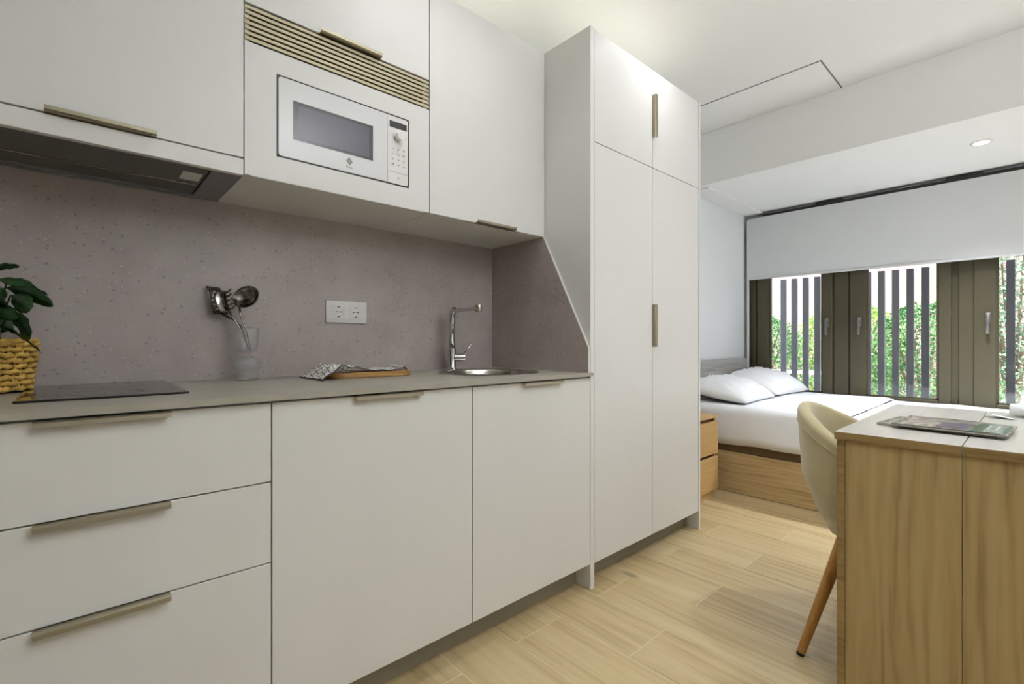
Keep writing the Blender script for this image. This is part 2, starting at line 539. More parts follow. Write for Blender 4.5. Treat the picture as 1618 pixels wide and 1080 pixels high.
fl = MB().box(XN, XW + .15, YR, YL, -0.12, -0.0012).build('floor', M['grout'])
struct(fl)
# floor tiles that look like planks, laid along y with joints at two alternating offsets
PW, PL, J = 0.227, 1.22, 0.003
col0 = math.floor((XN - 1.116) / PW)
plank_mesh = {}
k = col0
while 1.116 + k * PW < XW + .1:
    xa, xb = max(XN, 1.116 + k * PW), min(XW + .1, 1.116 + (k + 1) * PW)
    joint = 1.21 if k % 2 == 0 else 0.905
    y = joint - PL * 3
    while y < YL:
        ya, yb = max(YR, y), min(YL, y + PL)
        if yb - ya > 0.02 and xb - xa > 0.02:
            key = (round(xb - xa, 4), round(yb - ya, 4))
            if key not in plank_mesh:
                mb = MB().box(J / 2 - key[0] / 2, key[0] / 2 - J / 2, J / 2 - key[1] / 2, key[1] / 2 - J / 2, -0.0011, 0.0, 0.0003)
                o = mb.build('plank', M['floor'], fl, world=False)
                plank_mesh[key] = o
            else:
                o = plank_mesh[key].copy(); COL.objects.link(o); o.parent = fl
            o.location = ((xa + xb) / 2, (ya + yb) / 2, 0)
        y += PL
    k += 1

struct(MB().box(XN, XW + .15, YL, YL + .12, -0.12, ZC + .1).build('wall_left', M['paint']))
struct(MB().box(XN, XW + .15, YR - .12, YR, -0.12, ZC + .1).build('wall_right', M['paint']))
struct(MB().box(XN - .12, XN, YR - .12, YL + .12, -0.12, ZC + .1).build('wall_near', M['bounce_cut_paint']))
ce = struct(MB().box(XN - .1, XB, YR - .1, YL + .1, ZC, ZC + .12).build('ceiling', M['ceiling']))
# the lowered ceiling over the bed: its front is the bulkhead face
low = struct(MB().box(XB, XW + .15, YR - .1, YL + .1, ZL + .012, ZC + .12).build('ceiling', M['ceiling']))
# access panel let into the ceiling in front of the bulkhead: a hairline joint all round
hp = MB().box(3.175, XB - .002, .846, 1.86, ZC - .004, ZC + .006, .0008).build('access_panel', M['ceiling'], ce)
mb = MB()
mb.box(3.166, 3.175, .838, 1.868, ZC - .0012, ZC + .004).box(3.175, XB, .838, .846, ZC - .0012, ZC + .004)
mb.build('panel_joint', M['print_dark'], ce)
struct(MB().box(XB + .06, XW, 1.74, YL, ZL, ZL + .02, .003).build('trim_1', M['ceiling']))
# window wall: parapet below the windows and lintel above
struct(MB().box(XW - .03, XW + .15, YR, YL, -0.1, 0.50).box(XW - .03, XW + .15, YR, YL, 2.2, ZC).build('wall_far', M['paint']))

# windows -----------------------------------------------------------
def make_window(n, y0, y1, p0, p1, hy):
    """One sash between y0 and y1 with its pane between p0 and p1, handle at hy."""
    x0, x1 = XW - .045, XW + .03
    z0, z1, g0, g1 = .50, 2.20, .592, 2.11
    f = MB()
    f.box(x0, x1, y0, p0, z0, z1, .004).box(x0, x1, p1, y1, z0, z1, .004)
    f.box(x0, x1, p0, p1, z0, g0, .004).box(x0, x1, p0, p1, g1, z1, .004)
    # glazing bead, a smaller step towards the glass
    b = .012
    f.box(x0 + .02, x1 - .02, p0, p0 + b, g0, g1).box(x0 + .02, x1 - .02, p1 - b, p1, g0, g1)
    f.box(x0 + .02, x1 - .02, p0, p1, g0, g0 + b).box(x0 + .02, x1 - .02, p0, p1, g1 - b, g1)
    o = struct(f.build('window_%d' % n, M['frame']))
    MB().box(XW - .012, XW - .008, p0 + .002, p1 - .002, g0, g1).build('pane', M['pane'], o)
    if hy is not None:
        h = MB()
        h.box(x0 - .010, x0, hy - .014, hy + .014, 1.165, 1.245, .004, seg=2)
        h.cone((x0 - .008, hy, 1.222), (x0 - .036, hy, 1.222), .009, .009, 14)
        h.box(x0 - .046, x0 - .030, hy - .010, hy + .010, 1.095, 1.238, .005, seg=2)
        h.build('window_handle', M['handle_grey'], o, smooth='auto')
    return o
make_window(1, 1.192, 1.807, 1.268, 1.704, 1.227)
make_window(2, .434, 1.064, .505, .954, .996)
make_window(3, -.33, .314, -.255, .197, .240)
make_window(4, -1.09, -.45, -1.015, -.56, -.515)
for i, (a, b, stops) in enumerate(((1.807, YL, ()), (1.064, 1.192, ()), (.314, .434, (.355,)), (-.45, -.33, ()), (YR, -1.09, ()))):
    mb = MB().box(XW - .02, XW + .06, a, b, .50, 2.20, .002)
    if b - a > .1 and i in (1, 3):
        mb.box(XW - .032, XW - .02, a + .012, b - .012, .50, 2.20, .003)
    elif i == 2:
        mb.box(XW - .036, XW - .02, .314, .394, .50, 2.20, .003)
        mb.box(XW - .05, XW - .02, .402, .412, .575, .60, .002)
    elif i == 0:
        mb.box(XW - .034, XW - .02, 1.815, 1.868, .50, 2.20, .003)
    struct(mb.build('trim_%d' % (i + 2), M['frame']))

# ================================================================== LIGHTS, SEEN AND ADDED
def downlight(x, y, z, watts, col, mat, label, group='recessed ceiling downlights', cone=125, blend=1.0):
    t = thing('downlight', label, 'ceiling lamp', (x, y, z), 0, group)
    MB().lathe([(.036, 0.0), (.036, -.004), (.041, -.007), (.050, -.006), (.054, -.002), (.054, 0.0)], n=40).build('trim_ring', M['white_plastic'], t, smooth='auto', world=False)
    MB().lathe([(0, -.0025), (.036, -.0025), (.036, 0.0), (0, 0)], n=40).build('diffuser', mat, t, world=False)
    l = bpy.data.lights.new('downlight_beam', 'SPOT')
    l.spot_size = R(cone); l.spot_blend = blend; l.shadow_soft_size = .06; l.energy = watts; l.color = col
    lo = bpy.data.objects.new('downlight_beam', l)
    COL.objects.link(lo); lo.parent = t; lo.location = (0, 0, -.012)
    return t
downlight(2.06, 1.13, ZC, LAMP_KITCHEN, WARM, M['led_warm'], 'round white downlight in the ceiling in front of the tall cupboard')
downlight(.95, 1.12, ZC, LAMP_KITCHEN * 1.05, WARM, M['led_warm'], 'round white downlight in the ceiling in front of the microwave, out of view')
for x, y, k_, where in ((2.37, -.15, 1.0, 'over the far end of the desk'), (.6, -.2, .5, 'added in front of the desk end panel')):  # the spot by the end panel is added to brighten the room
    downlight(x, y, ZC, LAMP_ROOM * k_, COOL, M['led_warm'], 'round white downlight in the ceiling ' + where + ', out of view')
downlight(4.09, .232, ZL + .012, LAMP_BED, COOL, M['led_cool'], 'glowing round downlight in the lowered ceiling above the bed', cone=105)

downlight(4.09, -.75, ZL + .012, LAMP_BED, COOL, M['led_cool'], 'added second downlight in the lowered ceiling, right of the frame beyond the desk', cone=105)  # added spot outside the frame, brightens the bed end

# added fill strip on top of the cabinets, brightens the ceiling
def fill_strip(x0, x1, y, z, label):
    t = thing('fill_strip', label, 'light strip', ((x0 + x1) / 2, y, z), 0, 'added fill strips on the cabinets')
    MB().box(x0 - (x0 + x1) / 2, x1 - (x0 + x1) / 2, -.012, .012, 0, .006).build('strip_body', M['white_plastic'], t, world=False)
    MB().box(x0 + .01 - (x0 + x1) / 2, x1 - .01 - (x0 + x1) / 2, -.008, .008, .006, .008).build('strip_lens', M['fill_strip'], t, world=False)
    l = bpy.data.lights.new('strip_beam', 'AREA'); l.shape = 'RECTANGLE'; l.size = x1 - x0; l.size_y = .02
    l.energy = FILL_STRIP * (x1 - x0); l.color = (1.0, 0.97, 0.80)
    lo = bpy.data.objects.new('strip_beam', l); COL.objects.link(lo); lo.parent = t
    lo.location = (0, 0, .012); lo.rotation_euler = (PI, 0, 0)
fill_strip(-.25, 1.57, 1.70, 2.361, 'added slim fill strip on top of the wall cabinets washing the ceiling')
fill_strip(1.63, 2.52, 1.50, 2.359, 'added slim fill strip on top of the tall cupboard washing the ceiling')
# added unseen uplighter, lifts the light on the ceiling
t = thing('fill_uplighter', 'added white uplighter for fill light, out of view by the right wall', 'fill light', (1.1, -.95, 0))
MB().lathe([(0, 0), (.15, 0), (.15, .012), (.14, .02), (.015, .026), (.013, .03), (.013, 1.76), (0, 1.76)], n=40).build('stand', M['white_rail'], t, smooth='auto', world=False)
MB().lathe([(0, 1.755), (.03, 1.755), (.10, 1.80), (.155, 1.87), (.157, 1.87), (.10, 1.803), (.03, 1.76), (0, 1.76)], n=40).build('lamp_bowl', M['white_rail'], t, smooth='auto', world=False)
l = bpy.data.lights.new('fill_uplight_beam', 'AREA'); l.shape = 'DISK'; l.size = .24; l.energy = FILL_UP; l.color = (0.96, 0.99, 1.04)
lo = bpy.data.objects.new('fill_uplight_beam', l); COL.objects.link(lo); lo.parent = t; lo.location = (0, 0, 1.862); lo.rotation_euler = (PI, 0, 0)

# ================================================================== KITCHEN
YF, TF = 1.26, .018          # plane of the base and tall fronts, front thickness
XS0, XS1, XS2, XS3 = -.272, .349, .967, 1.585
G = .0016                    # half gap between fronts
ZT = .908                    # worktop surface

def pull(parent, x0, x1, y, z, top=True):
    """Folded edge pull clipped over the edge of a front: a lip that leans out and a small return."""
    s = 1 if top else -1
    p = [(y + .010, z), (y - .014, z), (y - .0185, z - s * .0035), (y - .0195, z - s * .012), (y - .0175, z - s * .012),
         (y - .0165, z - s * .0045), (y - .013, z - s * .002), (y + .010, z - s * .002)]
    return MB().prism(p, 'x', x0, x1).build('handle', M['bronze'], parent)

def pull_v(parent, x, y, z0, z1):
    """The same profile standing upright on the left edge of a door."""
    p = [(x - .001, y + .010), (x - .001, y - .014), (x + .003, y - .0185), (x + .0155, y - .0195), (x + .0155, y - .0175),
         (x + .0045, y - .0165), (x + .0012, y - .013), (x + .0012, y + .010)]
    return MB().prism(p, 'z', z0, z1).build('handle', M['bronze'], parent)

def carcass(parent, x0, x1, y0, y1, z0, z1, t=.018):
    mb = MB()
    mb.box(x0, x0 + t, y0, y1, z0, z1).box(x1 - t, x1, y0, y1, z0, z1)
    mb.box(x0 + t, x1 - t, y0, y1, z0, z0 + t).box(x0 + t, x1 - t, y0, y1, z1 - t, z1)
    mb.box(x0 + t, x1 - t, y1 - .008, y1, z0 + t, z1 - t)
    return mb.build('carcass', M['cabinet'], parent)

YC = YF + TF + .002
ZB0, ZB1 = .104, .8885
t = thing('base_cabinet', 'white three-drawer base cabinet with champagne pulls under the black hob', 'cabinet', (XS0, YC, ZB0))
carcass(t, XS0 + .001, XS1 - .001, YC, YL - .006, ZB0, .8925)
for z0, z1 in ((.694, ZB1), (.497, .694), (ZB0, .497)):
    d = MB().box(XS0 + G, XS1 - G, YF, YF + TF, z0 + G, z1 - G, .001).build('drawer', M['cabinet'], t)
    pull(d, -.064, .146, YF, z1 - G + .0015)
t = thing('base_cabinet', 'plain white single-front base cabinet between the three-drawer unit and the sink cabinet', 'cabinet', (XS1, YC, ZB0))
carcass(t, XS1 + .001, XS2 - .001, YC, YL - .006, ZB0, .8925)
d = MB().box(XS1 + G, XS2 - G, YF, YF + TF, ZB0 + G, ZB1 - G, .001).build('door', M['cabinet'], t)
pull(d, .558, .769, YF, ZB1 - G + .0015)
t = thing('base_cabinet', 'white base cabinet under the round sink, beside the tall cupboard', 'cabinet', (XS2, YC, ZB0))
mbx = MB()
x0, x1, tt = XS2 + .001, XS3 - .001, .018
mbx.box(x0, x0 + tt, YC, YL - .006, ZB0, .8925).box(x1 - tt, x1, YC, YL - .006, ZB0, .8925)
mbx.box(x0 + tt, x1 - tt, YC, YL - .006, ZB0, ZB0 + tt).box(x0 + tt, x1 - tt, YC, YC + .05, ZB1 - .012, .8925)
mbx.box(x0 + tt, x1 - tt, YL - .014, YL - .006, ZB0, .8925).build('carcass', M['cabinet'], t)
d = MB().box(XS2 + G, XS3 - G, YF, YF + TF, ZB0 + G, ZB1 - G, .001).build('door', M['cabinet'], t)
pull(d, 1.19, 1.402, YF, ZB1 - G + .0015)
tag(origin(MB().box(XS0, XS3 - .001, 1.335, 1.351, 0.0, ZB0 - .001, .001).build('plinth', M['plinth']), (.65, 1.343, 0)),
    'taupe plinth board along the floor under the base cabinets', 'plinth')
tag(origin(MB().box(XS0 - .02, XS0 - .001, YF, YL - .003, 0.0, .8925, .001).build('end_panel', M['cabinet']), (XS0, 1.5, 0)),
    'white end panel closing the left end of the base cabinets', 'panel')

# worktop with a round cut-out for the sink
SX, SY, SR = 1.285, 1.562, .213
def slab_with_hole(x0, x1, y0, y1, z0, z1, cx, cy, r, n=48):
    bm = bmesh.new()
    def loop(pts, z): return [bm.verts.new((p[0], p[1], z)) for p in pts]
    ci = [(cx + r * math.cos(2 * PI * k / n), cy + r * math.sin(2 * PI * k / n)) for k in range(n)]
    # outer boundary points facing each circle point
    op = []
    for k in range(n):
        c, s_ = math.cos(2 * PI * k / n), math.sin(2 * PI * k / n)
        ts = []
        if c > 1e-6: ts.append((x1 - cx) / c)
        if c < -1e-6: ts.append((x0 - cx) / c)
        if s_ > 1e-6: ts.append((y1 - cy) / s_)
        if s_ < -1e-6: ts.append((y0 - cy) / s_)
        tt_ = min(ts)
        op.append([cx + tt_ * c, cy + tt_ * s_])
    for cxx, cyy in ((x0, y0), (x0, y1), (x1, y0), (x1, y1)):
        kbest = min(range(n), key=lambda q: abs(math.atan2(math.sin(math.atan2(cyy - cy, cxx - cx) - 2 * PI * q / n), math.cos(math.atan2(cyy - cy, cxx - cx) - 2 * PI * q / n))))
        op[kbest] = [cxx, cyy]
    T, B = (loop(op, z1), loop(ci, z1)), (loop(op, z0), loop(ci, z0))
    for q in range(n):
        j = (q + 1) % n
        bm.faces.new((T[0][q], T[0][j], T[1][j], T[1][q]))
        bm.faces.new((B[0][q], B[1][q], B[1][j], B[0][j]))
        bm.faces.new((T[0][q], B[0][q], B[0][j], T[0][j]))
        bm.faces.new((T[1][q], T[1][j], B[1][j], B[1][q]))
    bmesh.ops.recalc_face_normals(bm, faces=bm.faces[:])
    return bm
mb = MB(); mb.bm.free()
mb.bm = slab_with_hole(XS0 - .022, XS3 - .001, 1.242, YL - .0125, ZT - .0145, ZT, SX, SY, SR - .007)
wt = tag(origin(mb.build('worktop', M['worktop']), (.65, 1.57, ZT - .0145)), 'long thin taupe stone worktop carrying hob, sink and vase', 'worktop')
sb = tag(origin(MB().box(XS0 - .022, XS3 - .0005, YL - .012, YL - .001, ZT - .0145, 1.515).build('splashback', M['stone']), (.65, YL, ZT)),
         'speckled taupe stone splashback on the wall behind the worktop', 'splashback')
pts = [(YL - .0125, ZT), (1.263, ZT), (1.263, 1.011), (1.524, 1.5155), (YL - .0125, 1.5155)]
ss = thing('side_splashback', 'grey stone side splashback with a slanted front edge on the tall cupboard flank', 'splashback', (XS3, 1.6, ZT))
MB().prism(pts, 'x', XS3 - .0105, XS3 - .0008).build('stone_panel', M['stone'], ss)
e = MB()
for (a, b) in ((pts[1], pts[2]), (pts[2], pts[3])):
    va, vb = Vector((0, a[0], a[1])), Vector((0, b[0], b[1]))
    dv = (vb - va).normalized(); nv = Vector((0, -dv.z, dv.y)) * .0035
    q = [va, vb, vb + nv, va + nv]
    e.prism([(p.y, p.z) for p in q], 'x', XS3 - .0115, XS3 - .0008)
e.build('edge_strip', M['cabinet_edge'], ss)['label'] = 'pale slanted edge strip'

# wall cabinets
YU, ZU1 = 1.523, 2.36
CU = YU + TF + .002
t = thing('wall_cabinet', 'white wall cabinet with a lift-up front above the cooker hood', 'cabinet', (XS0, CU, 1.56))
carcass(t, XS0, XS1 - .001, CU, YL - .001, 1.575, ZU1)
d = MB().box(XS0 + G, XS1 - G, YU, YU + TF, 1.562, ZU1, .001).build('door', M['cabinet'], t)
pull(d, -.059, .147, YU, 1.560, top=False)

t = thing('wall_cabinet', 'white wall cabinet with a slatted grille, housing the microwave', 'cabinet', (XS1, CU, 1.515))
mb = MB(); z0 = 1.515
mb.box(XS1 + .001, XS1 + .018, CU, YL - .001, z0, ZU1).box(XS2 - .018, XS2 - .001, CU, YL - .001, z0, ZU1)
mb.box(XS1 + .018, XS2 - .018, YU + .001, YL - .001, z0, z0 + .016).box(XS1 + .018, XS2 - .018, CU + .02, YL - .001, 1.905, 1.92)
mb.box(XS1 + .018, XS2 - .018, CU + .02, YL - .001, 1.99, 2.006).box(XS1 + .018, XS2 - .018, CU, YL - .001, ZU1 - .018, ZU1)
mb.box(XS1 + .018, XS2 - .018, YL - .01, YL - .001, z0, ZU1)
mb.build('carcass', M['cabinet'], t)
d = MB().box(XS1 + G, XS2 - G, YU, YU + TF, 2.010, ZU1, .001).build('door', M['cabinet'], t)
pull(d, .562, .768, YU, 2.0085, top=False)
# the microwave front plate has an opening for the appliance
MX0, MX1, MZ0, MZ1 = .436, .880, 1.589, 1.834
mb = MB(); a0, a1, b0, b1 = XS1 + G, XS2 - G, 1.5165, 1.8985
mb.box(a0, MX0 - .0006, YU, YU + TF, b0, b1).box(MX1 + .0006, a1, YU, YU + TF, b0, b1)
mb.box(MX0 - .0006, MX1 + .0006, YU, YU + TF, b0, MZ0 - .0006).box(MX0 - .0006, MX1 + .0006, YU, YU + TF, MZ1 + .0006, b1)
mb.build('front_plate', M['cabinet'], t)
MB().box(XS1 + .018, XS2 - .018, YU + .016, YU + .018, 1.90, 2.008).build('grille_back', M['dark'], t)
NS = 7
pitch = (2.006 - 1.9015) / NS
sl0 = None
for i in range(NS):
    zz = 1.9015 + (i + .5) * pitch
    if sl0 is None:
        sl0 = MB().box(XS1 + G, XS2 - G, YU, YU + .005, -.0047, .0047, .0008).build('slat', M['slat'], t, world=False)
        for v in sl0.data.vertices: v.co -= Vector((XS1, CU, 0))
        o = sl0
    else:
        o = sl0.copy(); COL.objects.link(o); o.parent = t
    o.location = (0, 0, zz - 1.515)

t = thing('wall_cabinet', 'white wall cabinet with one plain door above the sink, next to the tall cupboard', 'cabinet', (XS2, CU, 1.515))
carcass(t, XS2 + .001, XS3 - .001, CU, YL - .001, 1.515, ZU1)
d = MB().box(XS2 + G, XS3 - .002, YU, YU + TF, 1.5165, ZU1, .001).build('door', M['cabinet'], t)
pull(d, 1.181, 1.394, YU, 1.515, top=False)

# cooker hood built in flush under the first wall cabinet
t = thing('cooker_hood', 'built-in cooker hood with white front strip and grey steel underside', 'cooker hood', (.04, 1.7, 1.512))
MB().box(XS0 + G, XS1 - G, YU, YU + TF, 1.512, 1.558, .001).build('front_strip', M['cabinet'], t)
mb = MB()
mb.box(XS0 + .002, XS1 - .002, YU + TF, YU + TF + .006, 1.5125, 1.57).box(XS0 + .002, XS1 - .002, 1.852, 1.858, 1.5125, 1.57)
mb.box(.275, XS1 - .002, YU + TF, 1.858, 1.5135, 1.57)
mb.box(XS0 + .002, .275, YU + TF, 1.858, 1.553, 1.573)
mb.box(XS0 + .002, XS0 + .012, YU + TF, 1.858, 1.513, 1.57)
mb.build('housing', M['hood'], t)
MB().box(XS0 + .012, .272, 1.732, 1.852, 1.520, 1.526, .001).build('grease_filter', M['hood_dark'], t)
MB().box(XS0 + .012, .272, YU + TF + .006, 1.722, 1.516, 1.522, .001).build('grease_filter', M['hood_dark'], t)
MB().box(XS0 + .012, .268, 1.7225, 1.7300, 1.5125, 1.524, .001).build('filter_lip', M['steel'], t)
MB().box(.216, .264, 1.612, 1.688, 1.5145, 1.5185, .001).build('lamp_lens', M['white_plastic'], t)

YM = YU + .0182
# built-in microwave -------------------------------------------------
t = thing('microwave', 'white built-in microwave with violet grey window, dial and keypad', 'microwave', ((MX0 + MX1) / 2, YU, MZ0))
def rounded(x0, x1, z0, z1, r, n=6):
    p = []
    for cx, cz, a in ((x1 - r, z1 - r, 0), (x0 + r, z1 - r, 90), (x0 + r, z0 + r, 180), (x1 - r, z0 + r, 270)):
        for k_ in range(n + 1):
            an = R(a + 90 * k_ / n); p.append((cx + r * math.cos(an), cz + r * math.sin(an)))
    return p
MB().prism(rounded(MX0, MX1, MZ0, MZ1, .010), 'y', YU - .0002, YU + .30).build('housing', M['black'], t)
XD = .795
def flat_front(x0, x1, z0, z1, r, sides):
    q = rounded(x0, x1, z0, z1, r)
    if sides == 'l': q = [(min(p[0], x1), p[1]) for p in q]; q = [(x1, z1)] + q[7:21] + [(x1, z0)]
    if sides == 'r': q = q[:7] + [(x0, z1), (x0, z0)] + q[21:]
    return q
d = MB().prism(flat_front(MX0 + .0046, XD - .0008, MZ0 + .0046, MZ1 - .0046, .0085, 'l'), 'y', YM - .020, YU - .0001).build('door', M['white_glass'], t)
MB().box(.482, .741, YM - .0206, YM - .0195, 1.652, 1.770).build('door_window', M['oven_glass_dark'], d)
MB().box(.497, .727, YM - .0210, YM - .0203, 1.660, 1.760).build('mesh_screen', M['oven_glass'], d)
# emblem and lettering under the window
mb = MB().prism([(.6575, 1.6425), (.6490, 1.6330), (.6475, 1.6300), (.6510, 1.6250), (.6600, 1.6165), (.6680, 1.6260), (.6695, 1.6290), (.6655, 1.6345)], 'y', YM - .0207, YM - .0198)
mb.build('emblem', M['grey_print'], d)
MB().prism(rounded(.6568, .6600, 1.6260, 1.6335, .0014, 3), 'y', YM - .0210, YM - .0206).build('emblem_mark', M['mark'], d)

def text_mesh(name, body, size, mat, parent, M4):
    cu = bpy.data.curves.new(name, 'FONT'); cu.body = body; cu.size = size; cu.extrude = .0002
    cu.align_x = 'CENTER'; cu.align_y = 'CENTER'; cu.resolution_u = 3
    to = bpy.data.objects.new(name, cu); COL.objects.link(to)
    dg = bpy.context.evaluated_depsgraph_get()
    me = bpy.data.meshes.new_from_object(to.evaluated_get(dg))
    bpy.data.objects.remove(to)
    me.transform(M4)
    me.transform(Matrix.Translation(-WORLD[parent.name]))
    me.materials.clear(); me.materials.append(mat)
    o = bpy.data.objects.new(name, me); COL.objects.link(o); o.parent = parent
    return o
UPRIGHT = Matrix.Rotation(R(90), 4, 'X')
text_mesh('lettering', 'Balay', .0105, M['grey_print'], d, Matrix.Translation((.6585, YM - .0203, 1.6105)) @ UPRIGHT)
cp = MB().prism(flat_front(XD + .0008, MX1 - .0046, MZ0 + .0046, MZ1 - .0046, .0085, 'r'), 'y', YM - .019, YU - .0001).build('control_panel', M['white_plastic'], t)
MB().box(.804, .871, YM - .0198, YM - .0186, 1.790, 1.812, .0004).build('display', M['oven_glass_dark'], cp)
kx, kz = .838, 1.760
mb = MB().cone((kx, YM - .019, kz), (kx, YM - .022, kz), .019, .0185, 36).cone((kx, YM - .022, kz), (kx, YM - .040, kz), .0165, .0150, 36)
mb.build('dial', M['chrome'], cp, smooth='auto')
MB().cone((kx, YM - .0398, kz), (kx, YM - .0412, kz), .0142, .0135, 36).build('dial_cap', M['white_plastic'], cp, smooth='auto')
shapes = ['bar', 'dot', 'box', 'bar', 'dash', 'slash', 'dash', 'tick', 'dot', 'grid', 'cross', 'tri']
for i in range(12):
    cx_, cz_ = .816 + (i % 3) * .0215, 1.7160 - (i // 3) * .0185
    y0_, y1_ = YM - .0195, YM - .0188
    mb = MB(); s_ = shapes[i]
    if s_ == 'bar': mb.box(cx_ - .004, cx_ + .004, y0_, y1_, cz_ - .0008, cz_ + .0008)
    elif s_ == 'dot': mb.box(cx_ - .0015, cx_ + .0015, y0_, y1_, cz_ - .003, cz_ + .003)
    elif s_ == 'box': mb.box(cx_ - .002, cx_ + .002, y0_, y1_, cz_ - .004, cz_ + .003)
    elif s_ == 'dash': mb.box(cx_ - .0045, cx_ + .001, y0_, y1_, cz_, cz_ + .002).box(cx_ - .001, cx_ + .0045, y0_, y1_, cz_ - .002, cz_)
    elif s_ == 'slash': mb.box(cx_ - .004, cx_ + .002, y0_, y1_, cz_ - .0005, cz_ + .003).box(cx_ - .001, cx_ + .004, y0_, y1_, cz_ - .003, cz_ + .0005)
    elif s_ == 'tick': mb.box(cx_ - .003, cx_ + .004, y0_, y1_, cz_, cz_ + .0014).box(cx_ - .001, cx_ + .001, y0_, y1_, cz_ - .003, cz_)
    elif s_ == 'grid':
        for gx in (-.0025, .0025):
            for gz in (-.0025, .0025): mb.box(cx_ + gx - .0018, cx_ + gx + .0018, y0_, y1_, cz_ + gz - .0018, cz_ + gz + .0018)
    elif s_ == 'cross': mb.box(cx_ - .003, cx_ + .003, y0_, y1_, cz_ - .0008, cz_ + .0008).box(cx_ - .0008, cx_ + .0008, y0_, y1_, cz_ - .003, cz_ + .003)
    else: mb.prism([(cx_ - .003, cz_ - .003), (cx_ + .003, cz_ - .003), (cx_, cz_ + .003)], 'y', y0_, y1_)
    mb.build('key_symbol', M['print_dark'], cp)
MB().box(XD + .001, MX1 - .004, YM - .0193, YM - .0188, 1.6335, 1.6345).build('key_divider', M['print_dark'], cp)
MB().box(.8365, .8395, YM - .0195, YM - .0188, 1.612, 1.618).build('key_symbol', M['print_dark'], cp)

# tall cupboard --------------------------------------------------------
TX0, TX1 = 1.613, 2.534
t = thing('tall_cupboard', 'tall white four-door cupboard reaching from floor to above the wall cabinets', 'cupboard', (TX0, YF, 0))
MB().box(XS3, TX0 - G, YF - .002, YL - .002, 0.0, 2.362, .001).build('side_panel', M['cabinet'], t)
MB().box(TX1 + G, 2.552, YF - .002, YL - .002, 0.0, 2.362, .001).build('side_panel', M['cabinet'], t)
mb = MB()
mb.box(TX0, TX1, YC, YL - .003, .104, .122).box(TX0, TX1, YC, YL - .003, 2.34, 2.358).box(TX0, TX1, YC, YL - .003, 1.874, 1.892)
mb.box(2.057, 2.075, YC, YL - .003, .122, 2.34).box(TX0, TX1, YL - .012, YL - .003, .122, 2.34)
mb.build('carcass', M['cabinet'], t)
TM, TZ = 2.066, 1.883
for a, b, z0, z1, hz in ((TX0, TM, .100, TZ, None), (TM, TX1, .100, TZ, (1.013, 1.218)), (TX0, TM, TZ, 2.36, None), (TM, TX1, TZ, 2.36, (2.029, 2.237))):
    d = MB().box(a + G, b - G, YF, YF + TF, z0 + G, z1 - G, .001).build('door', M['cabinet'], t)
    if hz: pull_v(d, a + G, YF, hz[0], hz[1])
MB().box(TX0, TX1, 1.335, 1.351, 0.0, .100, .001).build('plinth', M['plinth'], t)['label'] = 'taupe recessed plinth'

# hob
t = thing('induction_hob', 'narrow black glass hob set in the worktop beside the plant', 'hob', (.05, 1.675, ZT))
MB().box(-.102, .203, 1.418, 1.93 - .045, ZT + .0002, ZT + .0052, .0012).build('glass_plate', M['hob'], t)
mb = MB()
for cy_, r_ in ((1.53, .072), (1.76, .090)):
    for rr in (r_, r_ - .0016):
        pass
    mb.lathe([(r_ - .0012, .0052), (r_, .0052), (r_, .0054), (r_ - .0012, .0054), (r_ - .0012, .0052)], (.05, cy_, ZT), 48)
mb.build('cooking_zone', M['hood_dark'], t)

# sink and mixer tap
t = thing('sink', 'round stainless steel sink set in the worktop', 'sink', (SX, SY, ZT))
prof = [(SR - .012, -.012), (SR - .010, .0004), (SR, .0006), (SR, .0025), (SR - .004, .0042), (SR - .022, .0042), (SR - .030, .001), (SR - .036, -.010),
        (SR - .042, -.10), (SR - .058, -.128), (SR - .085, -.138), (.045, -.142), (.045, -.146), (SR - .08, -.141), (SR - .05, -.130), (SR - .036, -.10), (SR - .030, -.012), (SR - .012, -.012)]
MB().lathe(prof, (SX, SY, ZT), 64).build('bowl', M['steel'], t, smooth='auto')
MB().lathe([(0, -.141), (.030, -.141), (.036, -.138), (.046, -.1395), (.046, -.150), (0, -.150)], (SX, SY, ZT), 32).build('drain', M['chrome'], t, smooth='auto')

TXX, TYY = 1.266, 1.806
t = thing('mixer_tap', 'tall chrome mixer tap with a long straight spout behind the sink', 'tap', (TXX, TYY, ZT))
mb = MB().lathe([(0, 0), (.027, 0), (.027, .006), (.022, .010), (.0195, .014), (.0195, .098), (.0165, .102), (0, .102)], (TXX, TYY, ZT), 36)
mb.build('body', M['chrome'], t, smooth='auto')
px = [(TXX, TYY, ZT + .098), (TXX, TYY, ZT + .24)]
for k_ in range(1, 9):
    an = R(90 * k_ / 8); px.append((TXX, TYY - .022 * (1 - math.cos(an)), ZT + .250 + .022 * math.sin(an)))
mb = MB().tube(px, .0145, 20)
mb.build('riser', M['chrome'], t, smooth=True)
MB().box(TXX - .0145, TXX + .0145, TYY - .205, TYY - .015, ZT + .263, ZT + .278, .004, seg=3).build('spout', M['chrome'], t, smooth='auto')
MB().lathe([(0, -.006), (.0125, -.006), (.0135, -.004), (.0150, .022), (.0135, .025), (0, .025)], (TXX, TYY - .197, ZT + .262), 24).build('spout_tip', M['steel'], t, smooth='auto')
lv = MB().cone((TXX + .008, TYY - .006, ZT + .058), (TXX + .050, TYY - .030, ZT + .058), .0190, .0190, 28)
lv.build('cartridge', M['chrome'], t, smooth='auto')
MB().tube([(TXX + .044, TYY - .027, ZT + .064), (TXX + .060, TYY - .036, ZT + .092), (TXX + .085, TYY - .050, ZT + .130)], [.006, .0042, .0036], 10).build('lever', M['chrome'], t, smooth=True)

